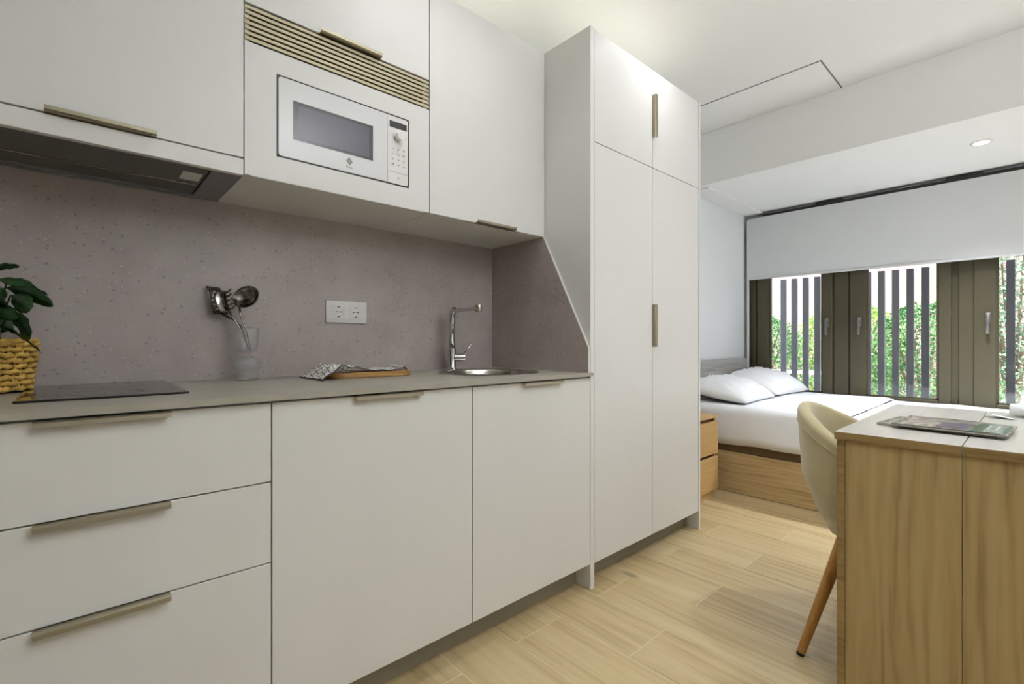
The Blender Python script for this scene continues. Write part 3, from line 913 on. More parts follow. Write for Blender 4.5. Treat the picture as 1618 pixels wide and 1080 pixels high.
# double socket --------------------------------------------------------
YP = YL - .012
t = thing('double_socket', 'white double wall socket on the stone splashback', 'socket', (.8035, YP, 1.156))
MB().box(.719, .888, YP - .009, YP, 1.113, 1.200, .002, seg=2).build('cover_plate', M['white_plastic'], t, smooth='auto')
for cx_ in (.768, .8395):
    f = MB().box(cx_ - .0275, cx_ + .0275, YP - .0108, YP - .008, 1.129, 1.184, .001)
    f = f.build('socket_insert', M['white_plastic'], t)
    rot = Matrix.Translation((cx_, YP - .0108, 1.1565)) @ Matrix.Rotation(R(90), 4, 'X')
    MB().lathe([(.0215, 0.0), (.0215, .0012), (.0195, .0016), (.0185, -.0005), (0, -.0005)], n=32, mat=rot).build('socket_ring', M['white_plastic'], f, smooth='auto')
    mb = MB()
    for dx in (-.0095, .0095):
        mb.cone((cx_ + dx, YP - .0120, 1.1565), (cx_ + dx, YP - .0100, 1.1565), .0027, .0027, 14)
    mb.box(cx_ - .0045, cx_ + .0045, YP - .0126, YP - .010, 1.1735, 1.1770).box(cx_ - .0045, cx_ + .0045, YP - .0126, YP - .010, 1.1360, 1.1395)
    mb.cone((cx_, YP - .0118, 1.1565), (cx_, YP - .0100, 1.1565), .0016, .0016, 10)
    mb.build('pin_hole', M['black'], f)

# ------------------------------------------------------------------ potted plant in a straw basket
RA = YAW - R(90)          # turn of a thing whose own x runs across the view
PX, PY = -.178, 1.775
t = thing('potted_plant', 'leafy green plant in a woven straw basket at the left end of the worktop', 'plant', (PX, PY, ZT + .0055), RA)
BH, RB, RT = .128, .080, .094
mb = MB()
rows = 9
for i in range(rows):
    z = .006 + (BH - .016) * i / (rows - 1)
    r = RB + (RT - RB) * (z / BH)
    pts_ = []
    n_ = 112
    for k_ in range(n_):
        a = 2 * PI * k_ / n_
        rr = r + .0058 * math.sin(a * 14 + (PI if i % 2 else 0))
        pts_.append((rr * math.cos(a), rr * math.sin(a), z + .0022 * math.cos(a * 28 + i)))
    mb.tube(pts_, .0066, 6, closed=True)
mb.build('weave', M['wicker'], t, smooth=True, world=False)
mb = MB()
for k_ in range(36):
    a = 2 * PI * (k_ + .5) / 36
    mb.cone((RB * math.cos(a), RB * math.sin(a), .002), (RT * math.cos(a), RT * math.sin(a), BH - .004), .0026, .0026, 6)
mb.build('stake', M['wicker'], t, world=False)['kind'] = 'stuff'
pts_ = [((RT + .001) * math.cos(2 * PI * k_ / 64), (RT + .001) * math.sin(2 * PI * k_ / 64), BH - .003 + .001 * math.sin(k_ * 2.4)) for k_ in range(64)]
MB().tube(pts_, .0068, 8, closed=True).build('rim', M['wicker'], t, smooth=True, world=False)
MB().lathe([(0, 0), (RB - .003, 0), (RT - .012, BH - .02), (0, BH - .016)], n=32).build('soil', M['soil'], t, smooth='auto', world=False)

def leaf_obj(parent, base, tip, width, roll=0.0, droop=.15, curl=.25):
    base, tip = Vector(base), Vector(tip)
    ax = tip - base; Ln = ax.length; ax.normalize()
    side = ax.cross(Vector((0, 1, 0)))
    if side.length < .1: side = Vector((1, 0, 0))
    side.normalize()
    side = Matrix.Rotation(roll, 3, ax) @ side
    nor = side.cross(ax)
    nu, nv = 12, 6
    def f(u, v):
        wv = width * (max(0.0, math.sin(PI * u ** 1.15)) ** .62)
        s_ = (v - .5) * 2
        p = base + ax * (u * Ln) + side * (s_ * wv * .5) + nor * (abs(s_) ** 1.3 * wv * curl * .5) - Vector((0, 0, droop * Ln * u * u)) + Vector((0, 0, droop * Ln * u))
        return p + nor * (.0018 * math.sin(u * 22) * abs(s_))
    m_ = MB().grid(f, nu, nv)
    o = m_.build('leaf', M['leaf'], parent, smooth=True, world=False)
    md = o.modifiers.new('thickness', 'SOLIDIFY'); md.thickness = .0008
    return o
# (base, tip, width, roll) in the plant's own frame: x across the view, y away, z up
BZ = BH - .02
LV = [((0.02, 0.0, 0.3), (0.112, -0.02, 0.309), 0.022, 1.0), ((0.055, 0.0, 0.258), (0.205, -0.03, 0.21), 0.04, 0.25), ((0.039, 0.02, 0.275), (0.135, 0.03, 0.241), 0.026, 0.9),
      ((0.095, -0.03, 0.19), (0.179, -0.06, 0.132), 0.052, 0.3), ((0.061, -0.02, 0.163), (0.194, -0.05, 0.097), 0.02, 0.7), ((0.08, -0.01, 0.239), (0.167, -0.05, 0.197), 0.044, -0.3),
      ((-0.052, 0.02, 0.262), (0.018, 0.04, 0.239), 0.044, -0.5), ((0.002, -0.02, 0.189), (0.129, -0.08, 0.134), 0.054, 0.3), ((-0.02, 0.0, 0.245), (0.124, -0.06, 0.21), 0.048, 0.6),
      ((-0.04, 0.0, 0.25), (-0.106, -0.02, 0.277), 0.05, 0.4), ((-0.027, -0.02, 0.199), (-0.111, -0.04, 0.178), 0.052, 0.6), ((0.005, -0.04, 0.159), (-0.034, -0.08, 0.111), 0.054, -0.4),
      ((-0.02, 0.0, 0.29), (-0.115, 0.03, 0.356), 0.045, 0.2), ((-0.063, 0.03, 0.253), (-0.034, 0.05, 0.292), 0.036, 0.8), ((-0.001, 0.01, 0.18), (0.024, 0.05, 0.156), 0.046, -0.4),
      ((0.026, -0.05, 0.158), (0.127, -0.1, 0.12), 0.05, 0.1), ((0.022, -0.02, 0.218), (0.136, -0.05, 0.176), 0.04, -0.7), ((-0.043, 0.03, 0.202), (-0.013, 0.06, 0.188), 0.05, 0.2),
      ((0.035, 0.0, 0.282), (0.135, -0.01, 0.261), 0.03, -0.8), ((-0.016, -0.03, 0.227), (0.09, -0.07, 0.2), 0.046, -0.2)]
for q in LV:
    leaf_obj(t, q[0], q[1], q[2], q[3])
mb = MB()
for i, q in enumerate(LV):
    b = Vector(q[0]); s0 = Vector((b.x * .25 + .008 * math.cos(i * 2.4), b.y * .25 + .008 * math.sin(i * 2.4), BZ - .01))
    mid = (b + s0) / 2 + Vector((0, 0, .012))
    tp = Vector(q[1]); mb.tube([s0, mid, b, b + (tp - b) * .12], [.0026, .0022, .0018, .0012], 6)
mb.build('stem', M['stem'], t, smooth=True, world=False)

# ------------------------------------------------------------------ glass vase with utensils
VX, VY = .4185, 1.792
t = thing('glass_vase', 'clear hourglass shaped vase holding metal kitchen utensils', 'vase', (VX, VY, ZT))
cup = [(0, .092), (.016, .092), (.030, .098), (.0335, .112), (.036, .145), (.039, .176), (.0375, .1765), (.0345, .145), (.032, .112), (.028, .101), (.010, .096), (0, .095)]
MB().lathe(cup, n=48).build('glass_cup', M['thin_glass'], t, smooth=True, world=False)
foot = [(0, .0), (.031, .0), (.034, .003), (.033, .016), (.030, .024), (.036, .032), (.044, .046), (.046, .056), (.042, .068), (.028, .078), (.014, .083), (.010, .087), (.012, .092), (0, .092)]
hollow = [(0, .030), (.020, .032), (.034, .040), (.041, .056), (.036, .067), (.020, .076), (0, .078)]
MB().lathe(foot, n=48).build('glass_bulb', M['thin_glass'], t, smooth=True, world=False)
MB().lathe(list(reversed(hollow)), n=48).build('bulb_hollow', M['seeded_glass'], t, smooth=True, world=False)
def curve_pts(p, q, n, sag=0.0):
    p, q = Vector(p), Vector(q)
    return [p.lerp(q, i / n) + Vector((0, 0, sag * math.sin(PI * i / n))) for i in range(n + 1)]
def in_view(x, y, z):      # the utensils' own frame: x across the view, y away from it
    c_, s_ = math.cos(RA), math.sin(RA)
    return Vector((c_ * x - s_ * y, s_ * x + c_ * y, z))
# ladle
t = thing('ladle', 'round stainless steel ladle standing in the glass vase', 'ladle', (VX, VY, ZT + .10))
def V(x, y, z): return in_view(x, y, z)
hd = MB().tube([V(.012, .002, .000), V(.000, .0, .06), V(-.018, -.004, .118), V(-.022, -.006, .150)], [.0022, .0026, .0032, .0038], 8)
hd.build('handle', M['grip'], t, smooth=True, world=False)
bowl = [(0.0, -.022), (.014, -.021), (.027, -.014), (.0345, .0), (.0365, .0015), (.0365, .003), (.034, .0025), (.026, -.0115), (.013, -.0185), (0, -.0195)]
c = V(.005, -.012, .178)
axis = (V(-.15, -1.0, .35)).normalized()
mt = Matrix.Translation(c) @ axis.to_track_quat('Z', 'Y').to_matrix().to_4x4()
sc_ = Matrix.Diagonal((1.32, 1.1, 1.05, 1.0))
MB().lathe(bowl, n=36, mat=mt @ sc_).build('bowl', M['grip'], t, smooth=True, world=False)
# pasta server
t = thing('pasta_server', 'toothed stainless steel pasta server standing between ladle and turner', 'pasta server', (VX, VY, ZT + .10))
MB().tube([V(.006, .004, .000), V(-.015, .004, .05), V(-.028, .003, .080), V(-.048, .002, .110), V(-.058, .0, .132)], [.0022, .0024, .0026, .003, .0038], 8).build('handle', M['grip'], t, smooth=True, world=False)
def srv(u, v):
    x = -.066 + .030 * (v - .5) - .014 * u
    z = .128 + .070 * u
    y = -.012 * math.sin(PI * u) + .016 * (abs(v - .5) * 2) ** 2 * -1
    wsc = .55 + .55 * math.sin(PI * (.15 + .7 * u))
    return V(-.062 - .016 * u + (v - .5) * .040 * wsc, y, z)
hs = MB().grid(srv, 12, 8).build('head', M['grip'], t, smooth=True, world=False)
hs.modifiers.new('thickness', 'SOLIDIFY').thickness = .0016
for i in range(5):
    u = .12 + .2 * i
    for sd in (1, -1):
        b = srv(u, 1.0 if sd > 0 else 0.0)
        ln = .028 if sd > 0 else .008
        d_ = V(1.0 * sd, -.55, .22)
        MB().tube([b, b + d_ * ln * .5, b + d_ * ln + V(0, -.003, .003)], [.0042, .0040, .0030], 8).build('tooth', M['grip'], t, smooth=True, world=False)
# slotted turner
t = thing('slotted_turner', 'dark slotted turner standing leftmost in the glass vase', 'turner', (VX, VY, ZT + .10))
MB().tube([V(.000, .009, .000), V(-.014, .011, .05), V(-.026, .011, .080), V(-.050, .012, .102), V(-.072, .012, .114), V(-.092, .011, .124)], [.0022, .0024, .0026, .003, .0034, .003], 8).build('handle', M['grip_dark'], t, smooth=True, world=False)
mb = MB()
def trn(u, v):      # u up the blade, v across it (running away from the view, so it shows nearly edge-on)
    return V(-.094 - .024 * u + .018 * (v - .5), .010 + .052 * (v - .5), .122 + .092 * u)
for a, b in ((0, .14), (.29, .43), (.57, .71), (.86, 1.0)):
    mb.grid(lambda u, v: trn(u, a + (b - a) * v), 6, 1)
mb.grid(lambda u, v: trn(u * .12, v), 1, 7).grid(lambda u, v: trn(.88 + u * .12, v), 1, 7)
bl = mb.build('blade', M['grip_dark'], t, smooth=True, world=False)
bl.modifiers.new('thickness', 'SOLIDIFY').thickness = .0014

# ------------------------------------------------------------------ chopping board and tea towel
t = thing('chopping_board', 'round-cornered wooden chopping board lying on the worktop under the towel', 'board', (.80, 1.69, ZT + .0003), R(-4))
def rrect(hx, hy, r, n=8):
    p = []
    for cx_, cy_, a in ((hx - r, hy - r, 0), (-hx + r, hy - r, 90), (-hx + r, -hy + r, 180), (hx - r, -hy + r, 270)):
        for k_ in range(n + 1):
            an = R(a + 90 * k_ / n); p.append((cx_ + r * math.cos(an), cy_ + r * math.sin(an)))
    return p
mb = MB().prism(rrect(.160, .080, .055), 'z', 0, .020)
bmesh.ops.bevel(mb.bm, geom=[e_ for e_ in mb.bm.edges if abs(e_.verts[0].co.z - e_.verts[1].co.z) < 1e-5], offset=.004, segments=2, affect='EDGES')
mb.build('board_body', M['board_wood'], t, smooth='auto', world=False)

def towel_mat():
    m, tr, b = new_mat('striped_tea_towel')
    b.inputs['Roughness'].default_value = .9
    uv = tr.nodes.new('ShaderNodeUVMap')
    sp = tr.nodes.new('ShaderNodeSeparateXYZ'); tr.links.new(uv.outputs[0], sp.inputs[0])
    def stripe(o_, n, wdt):
        a = tr.nodes.new('ShaderNodeMath'); a.operation = 'MULTIPLY'; a.inputs[1].default_value = n; tr.links.new(o_, a.inputs[0])
        f = tr.nodes.new('ShaderNodeMath'); f.operation = 'FRACT'; tr.links.new(a.outputs[0], f.inputs[0])
        l = tr.nodes.new('ShaderNodeMath'); l.operation = 'LESS_THAN'; l.inputs[1].default_value = wdt; tr.links.new(f.outputs[0], l.inputs[0])
        return l.outputs[0]
    a, c_ = stripe(sp.outputs[0], 24.5, .13), stripe(sp.outputs[1], 9.5, .13)
    mx_ = tr.nodes.new('ShaderNodeMath'); mx_.operation = 'MAXIMUM'; tr.links.new(a, mx_.inputs[0]); tr.links.new(c_, mx_.inputs[1])
    mix = tr.nodes.new('ShaderNodeMixRGB'); tr.links.new(mx_.outputs[0], mix.inputs[0])
    mix.inputs[1].default_value = lin((226, 222, 214)); mix.inputs[2].default_value = lin((70, 70, 74))
    tr.links.new(mix.outputs[0], b.inputs['Base Color'])
    return m
M['towel'] = towel_mat()
def towel_f(u, v):
    x = .585 + .345 * u
    bunch = max(0, 1 - u / .52)
    y = 1.66 + (v - .5) * (.115 + .10 * bunch) + .02 * u
    top = ZT + .0215
    z_flat = top + .004 + .002 * math.sin(u * 30 + v * 4)
    z_l = ZT + .003 + (top - ZT + .012) * min(1, u / .15) ** 1.2 + (.009 * math.sin(v * 19 + u * 6) + .006 * math.sin(u * 34 + v * 7)) * min(1, .15 + u / .2) * min(1, bunch * 1.6)
    k_ = min(1, max(0, (u - .42) / .2))
    z = z_l * (1 - k_) + z_flat * k_
    y += .010 * math.sin(u * 26 + 1.2) * bunch
    if u > .93: z += .010 * math.sin(PI * (u - .93) / .07)
    if v < .08 and u > .4: z -= 0.002
    return (x, y, max(z, ZT + .0022))
mb = MB().grid(towel_f, 60, 26)
uvl = mb.bm.loops.layers.uv.new('UVMap')
for i, f_ in enumerate(mb.fs):
    iu, iv = divmod(i, 26)
    for l_, (du, dv) in zip(f_.loops, ((0, 0), (1, 0), (1, 1), (0, 1))):
        l_[uvl].uv = ((iu + du) / 60, (iv + dv) / 26)
tw = origin(mb.build('tea_towel', M['towel'], smooth=True), (.72, 1.66, ZT))
md = tw.modifiers.new('thickness', 'SOLIDIFY'); md.thickness = .0025; md.offset = 1
tag(tw, 'crumpled white tea towel with dark checks draped over the chopping board', 'towel')

# ================================================================== BEDROOM CORNER
# bedside table
NX0, NX1, NY0, NY1, NH = 2.775, 3.180, 1.442, 1.885, .548
t = thing('bedside_table', 'birch-coloured two-drawer bedside table between tall cupboard and bed', 'bedside table', (2.98, 1.66, 0))
mb = MB().box(NX0, NX0 + .016, NY0 + .022, NY1, .055, NH - .016).box(NX1 - .016, NX1, NY0 + .022, NY1, .055, NH - .016)
mb.box(NX0 + .016, NX1 - .016, NY1 - .008, NY1, .055, NH - .016).box(NX0 + .016, NX1 - .016, NY0 + .022, NY1 - .008, .055, .070)
mb.build('carcass', M['night'], t)
MB().box(NX0, NX1, NY0, NY1, NH - .016, NH, .001).build('top', M['night'], t)
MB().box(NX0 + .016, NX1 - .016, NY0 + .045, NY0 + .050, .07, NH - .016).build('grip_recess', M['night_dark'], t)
for z0, z1 in ((.295, NH - .040), (.055, .272)):
    MB().box(NX0 + .001, NX1 - .001, NY0 + .002, NY0 + .020, z0, z1, .001).build('drawer', M['night'], t)
MB().box(NX0 + .02, NX1 - .05, NY0 + .02, NY1 - .02, 0, .055).build('plinth', M['night'], t)

# bed
BX0, BX1, BY0, BY1 = 3.34, 4.755, -.16, 1.86
t = thing('bed', 'oak-coloured box bed with whitewashed plank headboard below the windows', 'bed', ((BX0 + BX1) / 2, .86, 0))
mb = MB()
mb.box(BX0, BX0 + .022, BY0, BY1, .004, .277, .001).build('side_board', M['bed_oak'], t)
MB().box(BX1 - .022, BX1, BY0, BY1, .004, .277, .001).build('side_board', M['bed_oak'], t)
MB().box(BX0 + .022, BX1 - .022, BY0, BY0 + .022, .004, .277, .001).build('foot_board', M['bed_oak'], t)
MB().box(BX0 + .012, BX1 - .012, BY0 + .012, BY1 - .002, .277, .330, .004).build('slatted_base', M['bed_dark'], t)['label'] = 'brown base edge above the oak board'
MB().box(BX0 + .008, BX1 - .008, BY0 + .01, BY1, .330, .545, .03, seg=3).build('mattress', M['linen'], t, smooth='auto')
for z0, z1 in ((.30, .590), (.592, .790), (.792, .880)):
    MB().box(BX0 - .02, 4.722, BY1 + .004, YL - .004, z0, z1, .002).build('headboard_plank', M['head'], t)
for x in (BX0, 4.66):
    MB().box(x, x + .05, BY1 + .006, YL - .006, 0, .30).build('headboard_post', M['head'], t)

def fbm(x, y, z, s):
    return noise.noise(Vector((x * s, y * s, z * s)))
def cover(name, y0, y1, zt, hem, mat, label, cat, amp=.006, off=0.0, seed=0.0):
    """Bedclothes: a profile over the mattress from the near hem up, across and down behind."""
    xa, xb = BX0 - .016 - off, BX1 + .012
    r = .055
    prof_ = [(xa + .004, hem)]
    for k_ in range(1, 5): prof_.append((xa, hem + (zt - r - hem) * k_ / 4))
    for k_ in range(1, 7):
        an = R(180 - 90 * k_ / 6); prof_.append((xa + r + r * math.cos(an), zt - r + r * math.sin(an)))
    for k_ in range(1, 25): prof_.append((xa + r + (xb - xa - 2 * r) * k_ / 24, zt))
    for k_ in range(1, 5):
        an = R(90 - 90 * k_ / 4); prof_.append((xb - r + r * math.cos(an), zt - r + r * math.sin(an)))
    prof_.append((xb, zt - .16))
    n = len(prof_) - 1
    ny = 64
    def f(u, v):
        x, z = prof_[round(u * n)]
        y = y0 + (y1 - y0) * v
        side = 1 if z < zt - r else 0
        wv = amp * (fbm(x, y, seed, 3.0) + .6 * fbm(x, y, seed + 5, 8.0))
        if side:
            x += .8 * wv + .010 * math.sin(y * 9 + seed) * (zt - z) / .25
            if u < .02 or z < hem + .08: z += .012 * math.sin(y * 5.0 + 1.0 + seed) + .010 * fbm(y, 3, seed, 4)
        else:
            z += wv
            edge = min(v, 1 - v)
            if edge < .04 and zt > .58: z -= .008 * (1 - edge / .04)
        return (x, y, z)
    o = MB().grid(f, n, ny).build(name, mat, smooth=True)
    for p in o.data.polygons: p.flip()
    origin(o, ((xa + xb) / 2, (y0 + y1) / 2, .56))
    md = o.modifiers.new('thickness', 'SOLIDIFY'); md.thickness = .006; md.offset = -1
    return tag(o, label, cat)
cover('duvet', .76, 1.852, .592, .330, M['linen'], 'smooth white duvet tucked over the head half of the bed', 'duvet', off=.008, seed=1.0)
cover('bedspread', BY0 - .02, .758, .574, .345, M['linen2'], 'rumpled off-white bedspread over the foot half of the bed, beyond the desk', 'bedspread', amp=.008, seed=9.0)

def pillow(cx_, cy_, cz_, hx, hy, h, rz, label, seed, tilt=0.0):
    def half(sgn):
        def f(u, v):
            a, b = (u - .5) * 2, (v - .5) * 2
            pin = 1 - .10 * (abs(a) * abs(b)) - .05 * (a * a * (1 - b * b) + 0 * b)
            x, y = a * hx * pin, b * hy * (1 - .08 * (1 - abs(a)) * b * b)
            prof_ = max(0, (1 - abs(a) ** 2.6)) ** .55 * max(0, (1 - abs(b) ** 2.6)) ** .55
            z = h * prof_ * (1.1 if sgn > 0 else .35) * sgn
            wr = noise.noise(Vector((x * 7 + seed, y * 7, seed))) * .024 + (.35 - abs(noise.noise(Vector((x * 9 - y * 6 + seed, y * 6 + x * 5, 2))))) ** 3 * .40 - abs(noise.noise(Vector((x * 16 + y * 9 + seed, y * 14 - x * 6, 5)))) * .017
            if sgn > 0: z += wr * prof_
            return (x, y, z)
        return f
    mb_ = MB().grid(half(1), 40, 30)
    n0 = list(mb_.bm.faces)
    mb_.grid(half(-1), 40, 30)
    bmesh.ops.remove_doubles(mb_.bm, verts=mb_.bm.verts[:], dist=.0005)
    bmesh.ops.recalc_face_normals(mb_.bm, faces=mb_.bm.faces[:])
    o = mb_.build('pillow', M['linen'], smooth=True)
    o.location = (cx_, cy_, cz_)
    o.rotation_euler = (tilt, 0, rz)
    return tag(o, label, 'pillow', 'pillows on the bed')
pillow(3.70, 1.60, .652, .36, .245, .105, R(3), 'crumpled white pillow on the near side of the bed', 3.0, R(9))
pillow(4.40, 1.60, .660, .36, .245, .125, R(-4), 'crumpled white pillow at the window side of the bed', 11.0, R(9))

# roller blind
t = thing('roller_blind', 'wide white roller blind pulled down over the upper part of the windows', 'blind', (4.74, .33, ZL))
MB().box(4.735, 4.7375, YR + .02, 1.862, 1.640, 2.206).build('fabric', M['blind'], t)
MB().box(4.728, 4.744, YR + .02, 1.862, 1.624, 1.644, .004, seg=2).build('bottom_bar', M['blind'], t, smooth='auto')
MB().box(4.742, 4.790, YR + .02, 1.735, 2.190, 2.232, .002).build('head_rail', M['black'], t)
for y in (1.20, .36, -.5):
    MB().box(4.7395, 4.795, y - .10, y + .10, 2.195, 2.2440, .003).build('bracket', M['black'], t)
MB().box(4.738, 4.762, 1.868, 1.884, .60, 2.20, .002).build('side_guide', M['handle_grey'], t)
MB().box(4.728, 4.766, 1.862, 1.8675, .60, 2.19, .001).build('side_guide', M['white_rail'], t)['label'] = 'white guide strip'

# ================================================================== DESK AND CHAIR
DX0, DX1, DY1, DYM, DY0, DZ = 1.640, 2.552, .400, .128, -.46, .775
t = thing('desk', 'pale oak desk with a two-piece top and closed end panel', 'desk', (2.1, .0, 0))
for a, b in ((DYM + .0012, DY1), (DY0, DYM - .0012)):
    tb = MB().box(DX0, DX1, a, b, DZ - .022, DZ, .0008).build('tabletop', M['desk_top'], t)
    MB().box(DX0 - .0012, DX0 + .0004, a, b, DZ - .022, DZ - .0008).build('edge_band', M['desk_edge'], tb)
    MB().box(DX0 + .001, DX1, (b if b > .2 else a - .0012), (b + .0012 if b > .2 else a), DZ - .022, DZ - .0008).build('edge_band', M['desk_edge'], tb)
MB().box(DX0 + .006, DX0 + .024, DYM + .0008, DY1 - .024, 0, DZ - .0225, .0006).build('end_panel', M['desk'], t)
MB().box(DX0 + .006, DX0 + .024, DY0 + .004, DYM - .0008, 0, DZ - .0225, .0006).build('end_panel', M['desk'], t)
MB().box(DX0 + .004, DX0 + .100, DY1 - .0232, DY1 - .004, 0, DZ - .0225, .0006).build('corner_panel', M['desk_edge'], t)
MB().box(DX1 - .03, DX1 - .01, DY0 + .004, .10, 0, DZ - .0225, .0006).build('end_panel', M['desk'], t)
MB().box(DX0 + .024, DX1 - .03, DY0 + .03, DY0 + .048, .35, DZ - .0225, .0006).build('back_panel', M['desk'], t)

# chair: barrel-backed velvet shell on four splayed wooden legs, facing -y
CX, CY = 2.015, .335
t = thing('dining_chair', 'olive beige velvet tub chair with wooden legs tucked against the desk', 'chair', (CX, CY, 0))
def shell_top(a):
    k_ = abs(a) / R(118)
    return .795 - .255 * (k_ ** 1.7)
def shell(off_):
    def f(u, v):
        a = (u - .5) * 2 * R(118)
        zt = shell_top(a)
        zb = .385
        z = zb + (zt - zb) * v
        hgt = (z - .385) / .41
        rx = .160 + .088 * min(1, hgt * 2.2) ** .7 - .004 * hgt
        ry = .165 + .075 * min(1, hgt * 2.2) ** .7 + .028 * hgt
        rx += off_; ry += off_
        return (rx * math.sin(a), ry * math.cos(a), z)
    return f
TH = .044
mb = MB()
nu, nv = 44, 16
fo, fi = shell(0.0), shell(-TH)
def wrap(u, v):
    """outer wall up, rounded lip, inner wall down"""
    if v <= .375: return fo(u, v / .375)
    if v >= .625:
        return fi(u, 1 - (v - .625) / .375)
    k_ = (v - .375) / .25
    p, q = Vector(fo(u, 1)), Vector(fi(u, 1))
    return tuple(p.lerp(q, .5 - .5 * math.cos(PI * k_)) + Vector((0, 0, .020 * math.sin(PI * k_))))
mb.grid(wrap, nu, 40)
# close the two front ends of the arms
mb.bm.verts.ensure_lookup_table()
for i in (0, nu):
    vs_ = [mb.bm.verts[i * 41 + j] for j in range(41)]
    try: mb.bm.faces.new(vs_)
    except ValueError: pass
bmesh.ops.recalc_face_normals(mb.bm, faces=mb.bm.faces[:])
sh = mb.build('backrest', M['velvet'], t, smooth=True, world=False)
mb = MB().tube([Vector(fo(i / 60, .93)) + Vector((math.sin((i / 60 - .5) * 2 * R(118)), math.cos((i / 60 - .5) * 2 * R(118)), 0)) * .0012 for i in range(61)], .0026, 6)
mb.build('piping', M['velvet'], sh, smooth=True, world=False)
def seat_f(u, v):
    a = 2 * PI * u
    prof_ = [(0, .490), (.12, .490), (.185, .484), (.205, .465), (.206, .430), (.195, .392), (.15, .380), (0, .378)]
    k_ = v * 7
    i = min(6, int(k_)); fr = k_ - i
    r = prof_[i][0] * (1 - fr) + prof_[i + 1][0] * fr; z = prof_[i][1] * (1 - fr) + prof_[i + 1][1] * fr
    ex = 1.0 / max(abs(math.cos(a)) ** 3 + abs(math.sin(a)) ** 3, .01) ** (1 / 3)
    return (r * math.cos(a) * ex * .94, r * math.sin(a) * ex - .035, z)
MB().grid(seat_f, 36, 14, closed_u=True).build('seat', M['velvet'], t, smooth=True, world=False)
for sx in (-1, 1):
    for top, foot in (((.135 * sx, .095, .39), (.245 * sx, .195, .0)), ((.135 * sx, -.13, .39), (.225 * sx, -.225, .0))):
        tp, ft = Vector(top), Vector(foot)
        lg = MB().cone(ft + (tp - ft) * .02, tp, .0125, .021, 18).build('leg', M['leg'], t, smooth='auto', world=False)
        MB().cone(ft, ft + (tp - ft) * .022, .0120, .0128, 18).build('foot_cap', M['black'], lg, world=False)['label'] = 'black foot cap'

# magazines on the desk
def cover_mat(name, cols, seed):
    m, tr, b = new_mat(name)
    b.inputs['Roughness'].default_value = .25
    tc = tr.nodes.new('ShaderNodeTexCoord')
    mp = tr.nodes.new('ShaderNodeMapping'); mp.inputs['Location'].default_value = (seed, seed * 2, 0)
    tr.links.new(tc.outputs['Object'], mp.inputs['Vector'])
    nz = tr.nodes.new('ShaderNodeTexNoise'); nz.inputs['Scale'].default_value = 11; nz.inputs['Detail'].default_value = 3; nz.inputs['Distortion'].default_value = 1.2
    tr.links.new(mp.outputs[0], nz.inputs['Vector'])
    rp = tr.nodes.new('ShaderNodeValToRGB')
    e_ = rp.color_ramp.elements
    e_[0].position = .34; e_[0].color = lin(cols[0])
    e_[1].position = .66; e_[1].color = lin(cols[-1])
    for i, c_ in enumerate(cols[1:-1]):
        x_ = e_.new(.34 + .32 * (i + 1) / (len(cols) - 1)); x_.color = lin(c_)
    tr.links.new(nz.outputs['Fac'], rp.inputs['Fac'])
    tr.links.new(rp.outputs['Color'], b.inputs['Base Color'])
    return m
M['cover_a'] = cover_mat('printed_cover_grey_green', ((96, 100, 92), (150, 146, 132), (120, 112, 120), (176, 170, 150), (88, 112, 88)), 3.1)
M['cover_b'] = cover_mat('printed_cover_grey', ((130, 128, 122), (160, 158, 150), (142, 136, 130), (170, 168, 160)), 8.3)
M['cover_green'] = plain('dark_green_print', (84, 108, 86), .3)
M['cover_violet'] = plain('violet_grey_print', (104, 98, 112), .3)

def magazine(loc, rz, lx, ly, th, mat, label, arch, title):
    """lx runs along its own x (spine on the low x side), ly along y; the cover lifts a little on one side."""
    t_ = thing('magazine', label, 'magazine', loc, rz, 'magazines on the desk')
    MB().box(-lx / 2, lx / 2, -ly / 2, ly / 2, 0, th, .0006).build('pages', M['page'], t_, world=False)
    def f(u, v):
        x, y = (u - .5) * lx * 1.01, (v - .5) * ly * 1.01
        z = th + .0006 + arch * math.sin(PI * min(1, v * 1.0)) * (.4 + .6 * u) + arch * 1.4 * max(0, u - .8) / .2 * max(0, v - .55)
        return (x, y, z)
    o_ = MB().grid(f, 14, 14).build('cover', mat, t_, smooth=True, world=False)
    md_ = o_.modifiers.new('thickness', 'SOLIDIFY'); md_.thickness = .0006
    if title:
        def patch(nm, u0, u1, v0, v1, mt_):
            m_ = MB().grid(lambda u, v: Vector(f(u0 + (u1 - u0) * u, v0 + (v1 - v0) * v)) + Vector((0, 0, .0007)), 6, 6)
            return m_.build(nm, mt_, o_, smooth=True, world=False)
        patch('cover_picture', .04, .86, .02, .30, M['cover_green'])
        patch('cover_picture', .10, .62, .34, .60, M['cover_violet'])
        # strokes of the masthead, too blurred in the photograph to read
        mb_ = MB()
        for i in range(6):
            u0 = .10 + .125 * i
            for (a, b, c_, d_) in ((0, .022, .05, .20), (.022, .075, .18, .20), (.022, .07, .11, .128), (.075, .09, .05 + .05 * (i % 2), .19)):
                if (i + int(a * 100)) % 4 == 3: continue
                mb_.grid(lambda u, v, a=a, b=b, c_=c_, d_=d_: Vector(f(u0 + a + (b - a) * u, c_ + (d_ - c_) * v)) + Vector((0, 0, .0011)), 2, 2)
        mb_.build('masthead', M['paper'], o_, world=False)
    return t_
magazine((1.955, .195, DZ + .0004), R(-7), .215, .270, .006, M['cover_b'], 'grey magazine lying underneath the other one on the desk', .0015, False)
magazine((1.925, .170, DZ + .0092), R(-4), .215, .245, .005, M['cover_a'], 'grey and green illustrated magazine lying on top of the other on the desk', .004, True)

